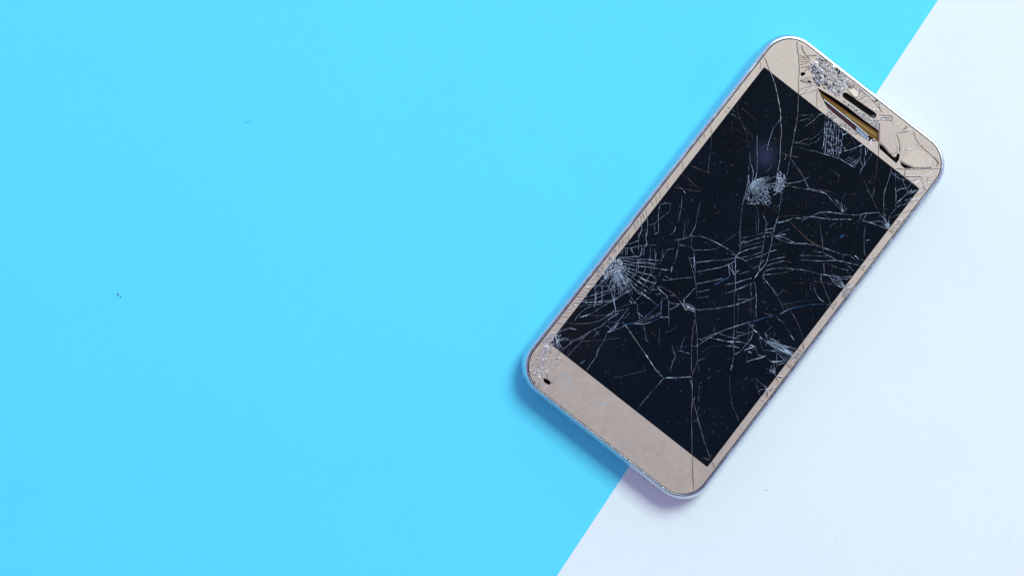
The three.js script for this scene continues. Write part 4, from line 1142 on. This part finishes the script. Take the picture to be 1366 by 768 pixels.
crack('M', .14, -24.32, -64.76, -22.82, -65.65, -21.2, -66.48);
crack('M', .14, -23.8, -64.22, -22.51, -65.24, -21.02, -66.24);
crack('M', .14, -23.34, -63.62, -22.13, -64.74, -20.86, -65.79);
crack('M', .14, -22.68, -63, -21.73, -64.22, -20.71, -65.34);
crack('M', .14, -21.97, -62.3, -20.83, -63.52, -19.96, -64.6);
crack('D', .14, -20.07, -64.5, -20.09, -63.54, -20.24, -62.26);
crack('H', .16, -19.69, -59.07, -17.83, -59.59, -15.51, -60.49);
crack('H', .16, -18.2, -56.62, -16.78, -58.71, -15.56, -60.06);
crack('H', .18, -17.11, -55.2, -16.07, -56.79, -14.94, -58.26, -13.76, -60.16);
crack('H', .14, -16.16, -56.91, -16.04, -58.72);
crack('D', .13, -13.73, -60.37, -12.06, -58.07, -10.46, -55.92);
crack('H', .14, -12.4, -60.1, -10.72, -58.38, -9.28, -57.23);
crack('H', .14, -10.09, -55.83, -9.28, -57.23);
crack('W', .2, -19.37, -66.79, -18.06, -66.3, -17.05, -65.96);
crack('W', .2, -19.37, -66.79, -19.63, -68.12, -19.73, -68.99);
crack('H', .16, -6.88, -67.17, -5.79, -67.46, -4.89, -68.75);
crack('H', .14, -7.31, -67.98, -6.32, -69.15, -4.96, -69.08);
crack('H', .16, -6.55, -66.48, -4.5, -67.73, -2.46, -68.02);
crack('D', .12, -2.46, -68.02, -1.97, -66.87);
crack('W', .16, -14.53, -64.13, -12.66, -65.63, -10.99, -66.39);
crack('W', .16, -15.26, -65.09, -13.44, -66.15, -12.92, -66.95);
crack('W', .14, -13.16, -63.32, -11.2, -64.69, -9.29, -65.63);
crack('W', .14, -11.97, -62.73, -9.92, -63.99, -7.68, -65);
crack('W', .14, -9.95, -62.05, -8.72, -63.41, -7.14, -64.29);
crack('W', .14, -14.19, -65.17, -12.68, -62.93);
crack('W', .14, -14.05, -67.2, -11.76, -64.43);
crack('D', .12, -15.77, -67.74, -14.8, -66.22, -14.15, -66.35);
crack('D', .12, -10.66, -66.45, -8.05, -68.46, -7.15, -69.25);
crack('D', .12, -11.78, -65.95, -10.32, -67.49);
crack('H', .18, -6.64, -66.6, -4.77, -68.09, -2.17, -68.63, 0.79, -68.69, 3.1, -68.61, 5.12, -67.93);
crack('D', .13, 5.12, -67.93, 7.14, -67.24);
crack('H', .18, -4.66, -68.94, -2.35, -68.87, -0.04, -68.79, 4.11, -68.27);
crack('H', .14, -2.31, -65.84, -1.73, -67.06, -0.98, -68.05);
crack('H', .14, -1.39, -65.62, -0.7, -66.93, -0.09, -68.37);
crack('H', .14, 0.21, -65.74, 0.76, -66.75, 1.1, -67.79);
crack('D', .12, -0.59, -66.06, -1.21, -67.86);
crack('W', .24, 5.45, -68, 6.91, -69.04);
crack('D', .12, 4.22, -69.12, 5.65, -67.97);
crack('H', .18, 3.91, -65.82, 4.84, -66.56, 5.96, -67.07);
crack('H', .20, 6.89, -66.09, 8.48, -67.47, 10.03, -68.39);
crack('H', .20, 7.22, -65.4, 8.75, -66.61, 10.48, -67.8);
crack('H', .20, 7.67, -64.8, 9.43, -66.2, 11.16, -67.39);
crack('D', .12, 7.85, -67.05, 9.94, -66.03);
crack('D', .12, 10.03, -68.39, 11.28, -67.48);
crack('D', .13, 8.13, -64.21, 11.73, -59.45);
crack('W', .2, 8.69, -63.71, 9.63, -64.45);
crack('D', .13, 10.88, -66.78, 12.53, -66.57, 14.1, -66.48);
crack('H', .22, 14.82, -65.53, 15.84, -67.67, 16.14, -69.25);
crack('H', .20, 14.91, -65.41, 16.85, -67.32, 17.48, -68.97);
crack('H', .14, 15.55, -67.05, 15.76, -68.75);
crack('D', .20, 14.55, -63.4, 15.83, -62.7, 17.62, -61.08, 18.64, -59.98);
crack('D', .18, 14.92, -64.65, 16.77, -63.45, 18.44, -61.73, 19.34, -60.54);
crack('W', .22, 19.18, -61.75, 19.95, -62.47, 22.23, -64.17);
crack('D', .25, 19.99, -62.27, 20.28, -62.58);
crack('D', .18, 18.61, -68.72, 20.04, -67.57, 21.82, -66.7);
crack('D', .12, 11.73, -59.45, 13.1, -57.49, 14.28, -55.84);
crack('W', .4, 9.7, -58.41, 10.34, -56.82);
crack('W', .25, 9.96, -58.81, 11.23, -58.86);
crack('D', .16, 19.56, -67.95, 21.23, -66.99, 22.86, -66.57);
crack('M', .18, 22.86, -66.57, 25.97, -66.18, 28.69, -66.05, 31.77, -65.45);
crack('H', .14, 21.59, -65.76, 22.95, -66.45, 23.53, -66.92);
crack('D', .14, 28.83, -66.36, 30.46, -65.94, 31.19, -64.23);
crack('W', .16, 28.57, -65.96, 30.2, -63.45, 31.14, -62.29);
crack('W', .16, 28.18, -66.22, 28.67, -67.57);
crack('H', .2, 21.25, -55.78, 23.57, -57.43, 26.85, -60.03, 29.49, -62.5, 32.4, -64.62);
crack('D', .35, 26.75, -59.87, 26.99, -60.14);
crack('H', .22, 25, -55.53, 27.82, -57.76, 29.93, -59.43);
crack('W', .3, 29.93, -59.43, 30.85, -61.68, 32.05, -63.58);
crack('D', .13, 23.77, -57.4, 25, -55.53);
crack('H', .16, 26.01, -55.19, 27.89, -56.67, 29.62, -57.85);
crack('D', .4, 29.55, -57.69, 29.97, -58.63);
crack('W', .2, 24.43, -56.78, 24.57, -57.84);
crack('W', .26, 28.78, -55.49, 29.42, -57.13, 30.16, -59.62);
crack('W', .26, 30.44, -55.28, 31.11, -56.38, 31.98, -58.21);
crack('H', .2, 31.98, -58.21, 33.44, -59.74);
crack('D', .16, 30.65, -57.73, 31.57, -56.75, 33.44, -55.76);
crack('W', .22, 31.52, -53.1, 32.12, -54.53, 33.08, -56.24);
crack('W', .24, 31.39, -50.54, 32.29, -51.82, 33.64, -53.27);
crack('D', .12, 31.05, -59.94, 31.71, -58.56);
crack('L', .10, 21.4, -55.33, 23.53, -55.5, 25.89, -55.85);
crack('L', .12, 25.89, -55.85, 28.19, -55.77, 30.44, -55.28);
crack('L', .10, 19.87, -54.88, 21.18, -53.64, 24.37, -53.89, 26.42, -55.13);
crack('L', .11, 20.77, -53.69, 22.17, -49.87);
crack('L', .09, 22.17, -49.87, 23.5, -46.37, 25.61, -43.58);
crack('L', .07, 21.76, -54.86, 23.85, -52.34, 28.65, -45.99);
crack('L', .10, 25.85, -49.94, 26.49, -51.58, 27.62, -53.05);
crack('L', .10, 28.21, -47.07, 28.6, -49.28, 28.99, -52.23);
crack('L', .12, 28.99, -52.23, 29.89, -53.52, 30.97, -54.57);
crack('L', .10, 24.84, -54.26, 27.21, -53.1, 29.17, -52);
crack('L', .10, 27.95, -55.59, 28.04, -53);
crack('L', .09, 30.09, -47.8, 31.07, -50.47);
crack('L', .12, 29.35, -51.76, 30.68, -53.96);
crack('L', .08, 20.77, -53.69, 22.3, -54.14, 24.12, -55.21);
crack('L', .10, -6.29, -55.03, -5.37, -53.47, -4.36, -52);
crack('L', .18, -4.36, -52, -2.31, -49.06);
crack('L', .18, -2.31, -49.06, -1.35, -47.54, -0.8, -46.08);
crack('L', .13, -4.98, -53.79, -3.05, -51.51, -1.48, -48.95, 0.45, -45.92, 0.66, -45.15);
crack('L', .13, -4.87, -54.64, -2.83, -52.45, -1.26, -49.89, 0.42, -48.18, 1.92, -45.95);
crack('L', .13, -3.99, -54.96, -2.53, -52.69, -0.8, -51.01, 0.45, -48.97, 1.84, -47.79, 2.48, -46.21);
crack('L', .13, -3.18, -55.22, -1.77, -53.67, -0.63, -51.53, 1.04, -49.82, 1.95, -47.88, 3.31, -46.68);
crack('L', .13, -1.98, -55.03, -0.65, -53.04, 0.84, -51.56, 2.05, -49.48, 3.18, -48.48, 4.03, -46.87);
crack('L', .13, -0.97, -55.07, -0.02, -53.92, 1.37, -51.6, 2.87, -50.13, 3.72, -48.52, 4.98, -47.25);
crack('L', .12, 0.39, -54.63, 1.64, -53.72, 2.91, -51.3, 4.3, -48.98);
crack('L', .20, -0.86, -54.78, 0.1, -54.02);
crack('L', .16, -1.77, -52.53, -1.11, -51.91);
crack('L', .16, -0.62, -50.78, 0.03, -50.16);
crack('L', .18, 2.55, -51.78, 3.21, -51.16);
crack('L', .12, 0.19, -47.24, 1.15, -46.48);
crack('L', .10, -3.88, -51.61, -3.01, -52.69, -1.6, -53.05);
crack('L', .10, -2.21, -49.9, -1.22, -51.07, 0.73, -51.47);
crack('L', .10, -0.83, -48.33, 0.82, -48.88, 1.86, -50.47);
crack('L', .10, 0.86, -45.87, 1.49, -47.51, 3.48, -48.33);
crack('L', .16, 0.66, -45.15, 2.89, -46.16, 5.53, -47.11);
crack('L', .16, 5.53, -47.11, 7.98, -47.34);
crack('L', .16, 7.98, -47.34, 9.27, -47.61, 10.75, -47.64);
crack('L', .12, 3.3, -51.04, 4.22, -50.82, 5.22, -50.48);
crack('L', .14, 1.41, -53.53, 2.04, -54.42, 2.38, -55.45);
crack('O', .18, 4.18, -48.89, 6.16, -51.22, 7.63, -53.72);
crack('L', .22, 7.63, -53.72, 8.73, -55.73);
crack('W', .2, 8.73, -55.73, 8.8, -57.12, 8.73, -58.21);
crack('O', .10, 3.06, -55.8, 4.88, -54.39, 6.9, -53.71);
crack('L', .14, 9.6, -55.09, 11.22, -52.95);
crack('L', .10, 9.02, -53.87, 10.65, -50.98);
crack('L', .14, 10.65, -50.98, 11.9, -50.07, 12.9, -49.73);
crack('L', .10, 10.53, -55.83, 11.22, -52.95);
crack('L', .07, 12.9, -49.73, 12.58, -52.14, 12.49, -54.73);
crack('L', .10, 10.29, -51.46, 10.75, -47.64);
crack('L', .10, 6.97, -47.68, 7.65, -49.74);
crack('L', .10, 7.8, -47.58, 8.3, -49.88);
crack('L', .10, 8.86, -47.66, 8.71, -49.83);
crack('L', .10, 9.51, -47.8, 9.6, -50.15);
crack('L', .10, 10.33, -47.69, 9.94, -51.18);
crack('N', .14, 6.93, -50.69, 7.09, -51.96);
crack('N', .12, 7.74, -52.1, 7.67, -53.18);
crack('L', .12, 9.09, -52.79, 8.66, -54.34);
crack('L', .10, 11.16, -52.53, 12.96, -50.16);
crack('L', .07, -3.88, -43.25, -1.65, -44.26, 0.66, -45.15);
crack('L', .08, -8.93, -49.88, -8.54, -51.34, -8.33, -53.03);
crack('L', .14, -8.33, -53.03, -8.17, -54.3, -7.42, -55.28);
crack('L', .06, -5.69, -45.62, -4.67, -48.71, -4.48, -51.9, -5.09, -53.7);
crack('L', .06, -4.96, -44.67, -3.64, -46.86, -3.5, -49.63);
crack('O', .08, 14.73, -54.98, 16.78, -51.29, 18.59, -48.17);
crack('D', .12, 11.84, -59.15, 13.41, -56.98, 14.67, -55.31);
crack('L', .08, 13.41, -47.1, 12.8, -48.89, 12.9, -49.73);
crack('W', .5, 9.56, -58.1, 10.41, -56.49);
crack('W', .3, 9.94, -58.59, 10.59, -58.73);
crack('B', .05, 13.41, -47.1, 16.19, -45.89);
crack('B', .06, 16.71, -46.68, 18.8, -47.39);
// finest splinters around the impacts
function burst(x, z, a0, a1, n, r0, r1, w, kind = 'L') {
  for (let i = 0; i < n; i++) {
    const a = rr(a0, a1), s = rr(0.1, 0.9) * r0, r = r0 + (r1 - r0) * rnd() ** 2.2, b = a + rr(-0.12, 0.12), m = (s + r) / 2;
    cracks.push([kind, w * rr(0.5, 1.2), [[x + s * Math.cos(a), z + s * Math.sin(a)], [x + m * Math.cos((a + b) / 2), z + m * Math.sin((a + b) / 2)], [x + r * Math.cos(b), z + r * Math.sin(b)]]]);
    if (rnd() < 0.8) { const q = rr(s, r), d = rr(0.06, 0.22); cracks.push([kind, w * rr(0.5, 1.1), [[x + q * Math.cos(a), z + q * Math.sin(a)], [x + (q + rr(-0.2, 0.2)) * Math.cos(a + d), z + (q + rr(-0.2, 0.2)) * Math.sin(a + d)]]]); }
  }
}
burst(-29.3, 24.3, -0.9, 2.0, 48, 2.8, 10.5, 0.045);
burst(-29.3, 24.3, 0.2, 1.0, 40, 4, 12, 0.055);
burst(-11.8, -25.0, -1.0, 1.6, 60, 1.2, 5.5, 0.06);
burst(-5.2, -27.6, -2.4, -0.6, 26, 0.9, 3.6, 0.06);
burst(30.2, -39.6, 2.4, 4.6, 22, 0.8, 4.5, 0.045);
burst(31.4, 11.4, 2.86, 3.3, 34, 2, 12, 0.042);
burst(30.2, 19.0, 2.4, 4.0, 16, 0.8, 3.5, 0.05);
burst(31.8, -15.8, 2.7, 3.6, 18, 1.0, 7, 0.04);
burst(-30.2, 53.0, -0.8, 0.9, 30, 0.8, 4.5, 0.06);
// hairline scratches scattered over the screen
for (let i = 0; i < 150; i++) {
  const x = rr(-DX + 1, DX - 1), z = rr(-DZ + 1, DZ - 1), a = rnd() < 0.5 ? rr(0.7, 1.2) : rr(-0.6, 0.2) + (rnd() < 0.5 ? 0 : 2), l = rr(0.4, 1) + 3 * rnd() ** 3, b = a + rr(-0.4, 0.4);
  cracks.push(['LLONOB'[Math.floor(rnd() * 6)], rr(0.018, 0.035), [[x, z], [x + l / 2 * Math.cos(a), z + l / 2 * Math.sin(a)], [x + l / 2 * (Math.cos(a) + Math.cos(b)), z + l / 2 * (Math.sin(a) + Math.sin(b))]].map(([p, q]) => [Math.max(-DX, Math.min(DX, p)), Math.max(-DZ, Math.min(DZ, q))])]);
}
{
  const size = ([, w, l]) => { let s = 0; for (let i = 1; i < l.length; i++) s += Math.hypot(l[i][0] - l[i - 1][0], l[i][1] - l[i - 1][1]); return s * Math.sqrt(w); };
  const order = cracks.map((c) => [size(c), c]).sort((a, b) => b[0] - a[0]).map((c) => c[1]);
  const pos = [], col = [];
  order.forEach(([kind, w, line], i) => {
    const t = stroke(line, w, GLASS + 0.004 + 0.004 * rnd(), Math.min(0.1, w * 0.5));
    if (i < 299) put('crack', soup(t), crackMat[kind], cover);
    else { pos.push(...t); for (let k = 0; k < t.length / 3; k++) col.push(...TINT[kind]); }
  });
  put('fine_cracks', soup(pos, col), new THREE.MeshStandardMaterial({ vertexColors: true, roughness: 0.4, metalness: 0.6 }), cover, { kind: 'stuff' });
}

// ---------------------------------------------------------------- loose shards and crushed glass
const inset = (poly, f) => { const c = poly.reduce((s, p) => [s[0] + p[0] / poly.length, s[1] + p[1] / poly.length], [0, 0]); return poly.map(([x, z]) => [c[0] + (x - c[0]) * f, c[1] + (z - c[1]) * f]); };
function shard(poly, lift, tiltX, tiltZ) {
  const p = inset(poly, 0.97), c = p.reduce((s, q) => [s[0] + q[0] / p.length, s[1] + q[1] / p.length], [0, 0]);
  const g = plate(p.map(([x, z]) => [x - c[0], z - c[1]]), -0.1, 0.12, [], 0.05);
  const m = put('glass_shard', g, M.bezel, cover);
  m.position.set(c[0] * MM, (GLASS + lift) * MM, c[1] * MM); m.rotation.set(tiltX, 0, tiltZ);
}
shard(OUT.s1, 0.16, 0.03, 0.02); shard(OUT.s2, 0.14, 0.08, -0.06); shard(OUT.s3, 0.12, -0.012, 0.01);
shard(OUT.s5, 0.11, 0.02, 0.02); shard(OUT.s6, 0.15, 0.1, 0.05); shard(OUT.s7, 0.15, -0.05, 0.04);

function crumbs(zone, density, lo, hi, palette, tilt = 0.5) {
  const poly = OUT[zone], xs = poly.map((p) => p[0]), zs = poly.map((p) => p[1]);
  const x0 = Math.min(...xs), x1 = Math.max(...xs), z0 = Math.min(...zs), z1 = Math.max(...zs);
  const n = Math.round((x1 - x0) * (z1 - z0) * density), pos = [], col = [], v = new THREE.Vector3(), e = new THREE.Euler();
  for (let i = 0; i < n; i++) {
    const x = rr(x0, x1), z = rr(z0, z1);
    if (!inside(poly, x, z)) continue;
    const r = lo + (hi - lo) * rnd() ** 2, k = 3 + Math.floor(rnd() * 3), a0 = rr(0, 6.28), st = rr(0.5, 1), t = rr(0.06, 0.2), y = GLASS + rr(-0.02, 0.12), c = palette[Math.floor(rnd() * palette.length)], s = rr(0.8, 1.15);
    e.set(rr(-tilt, tilt), rr(0, 6.28), rr(-tilt, tilt));
    const top = [], bot = [];
    for (let j = 0; j < k; j++) {
      const a = a0 + (j + rr(-0.25, 0.25)) * 6.283 / k, q = r * rr(0.7, 1.1);
      for (const [list, h, f] of [[top, t, 0.9], [bot, -t, 1]]) { v.set(q * f * Math.cos(a), h, q * f * st * Math.sin(a)).applyEuler(e); list.push([(x + v.x) * MM, (y + v.y) * MM, (z + v.z) * MM]); }
    }
    for (let j = 1; j < k - 1; j++) pos.push(...top[0], ...top[j + 1], ...top[j]);
    for (let j = 0; j < k; j++) { const m = (j + 1) % k; pos.push(...top[j], ...top[m], ...bot[j], ...bot[j], ...top[m], ...bot[m]); }
    for (let j = 0; j < 3 * (k - 2) + 6 * k; j++) col.push(c[0] * s, c[1] * s, c[2] * s);
  }
  put('glass_crumbs', soup(pos, col), crumbMat, cover, { kind: 'stuff' });
}
const crumbMat = new THREE.MeshPhysicalMaterial({ vertexColors: true, roughness: 0.25, specularIntensity: 0.8 });
const pale = [0.62, 0.60, 0.62], snow = [0.82, 0.81, 0.84], tan = [0.48, 0.42, 0.39], soot = [0.03, 0.03, 0.035], mid = [0.28, 0.27, 0.29], ice = [0.55, 0.66, 0.80], navy = [0.02, 0.035, 0.06], lilac = [0.62, 0.60, 0.72];
crumbs('z1', 6, 0.12, 0.75, [pale, tan, tan, tan, tan, mid, soot, lilac, snow], 0.35);
crumbs('z13', 12, 0.12, 0.45, [mid, soot, pale, tan, lilac, snow, soot]);
crumbs('z2', 9, 0.12, 0.42, [pale, snow, tan, mid, soot, pale]);
crumbs('z3', 10, 0.10, 0.3, [tan, pale, tan, mid, snow]);
crumbs('z4', 7, 0.10, 0.4, [snow, lilac, tan, pale, lilac, tan]);
crumbs('z5', 9, 0.10, 0.35, [snow, tan, pale, tan]);
crumbs('z6', 8, 0.08, 0.25, [ice, ice, snow, navy]);
crumbs('z7', 22, 0.06, 0.24, [ice, ice, snow, navy, ice, snow]);
crumbs('z8', 9, 0.05, 0.17, [ice, navy, ice]);
crumbs('z9', 7, 0.10, 0.35, [tan, snow, pale, tan]);
crumbs('z10', 15, 0.06, 0.24, [ice, navy, ice, lilac]);
crumbs('z11', 7, 0.10, 0.32, [tan, snow, tan, mid]);
crumbs('z12', 3, 0.06, 0.22, [ice, navy, navy, ice]);

{ // dust and glass powder on the screen
  const pos = [], col = [];
  for (let i = 0; i < 900; i++) {
    const x = rr(-DX + 0.5, DX - 0.5), z = rr(-DZ + 0.5, DZ - 0.5), r = 0.035 + 0.07 * rnd() ** 4, a = rr(0, 6.28), y = GLASS + 0.006;
    const c = rnd() < 0.6 ? [0.35, 0.45, 0.55] : rnd() < 0.5 ? [0.4, 0.32, 0.22] : [0.25, 0.4, 0.4];
    const p = [0, 1, 2, 3].map((k) => [(x + r * rr(0.6, 1.5) * Math.cos(a + k * 1.571)) * MM, y * MM, (z + r * Math.sin(a + k * 1.571)) * MM]), t = [x * MM, (y + r * 0.6) * MM, z * MM];
    for (let k = 0; k < 4; k++) { pos.push(...p[k], ...t, ...p[(k + 1) % 4]); col.push(...c, ...c, ...c); }
  }
  put('dust', soup(pos, col), new THREE.MeshStandardMaterial({ vertexColors: true, roughness: 0.8 }), cover, { kind: 'stuff' });
}

// ---------------------------------------------------------------- specks lying on the card
function speck(name, label, spots, color) {               // spots: x, z, radius, base height
  const g = spots.map(([x, z, r, y], i) => {
    const s = new THREE.IcosahedronGeometry(r * MM, 1), p = s.attributes.position;
    for (let k = 0; k < p.count; k++) { const f = 0.8 + 0.4 * noise2(p.getX(k) * 4000 + 9 + i, p.getZ(k) * 4000 + p.getY(k) * 3000 + 5, 99); p.setXYZ(k, p.getX(k) * f, p.getY(k) * f * 0.6, p.getZ(k) * f); }
    return s.translate(x * MM, (y + r * 0.5) * MM, z * MM);
  });
  const m = put(name, mergeGeometries(g), new THREE.MeshStandardMaterial({ color: new THREE.Color(...color), roughness: 0.8 }), scene, { label, category: 'speck' });
  m.geometry.computeVertexNormals();
}
speck('grit_speck', 'dark double speck of grit alone on the left of the blue card', [[-146.4, 126.0, 0.24, -0.27], [-146.05, 126.25, 0.2, -0.27], [-145.1, 126.2, 0.2, -0.27]], [0.09, 0.10, 0.28]);
speck('grit_speck', 'pinhead dark dot on the white card below the lower right of the phone', [[51.4, 49.0, 0.17, 0]], [0.2, 0.2, 0.26]);
speck('grit_speck', 'pale bluish dot near the lower edge of the white card', [[77.6, 46.8, 0.17, 0]], [0.45, 0.48, 0.62]);
speck('grit_speck', 'faint dot at the lower right corner of the white card', [[122.3, 14.0, 0.17, 0]], [0.45, 0.48, 0.62]);
{ const c = new THREE.CatmullRomCurve3([[-149.5, 58.9], [-148.9, 59.0], [-148.3, 58.5], [-148.4, 57.8]].map(([x, z]) => new THREE.Vector3(x * MM, -0.19 * MM, z * MM)));
  put('lint_fibre', new THREE.TubeGeometry(c, 14, 0.05 * MM, 6), new THREE.MeshStandardMaterial({ color: new THREE.Color(0.06, 0.4, 0.6), roughness: 0.8 }), scene, { label: 'tiny curled blue fibre on the blue card, above its middle', category: 'fibre' }); }

renderer.render(scene, camera);
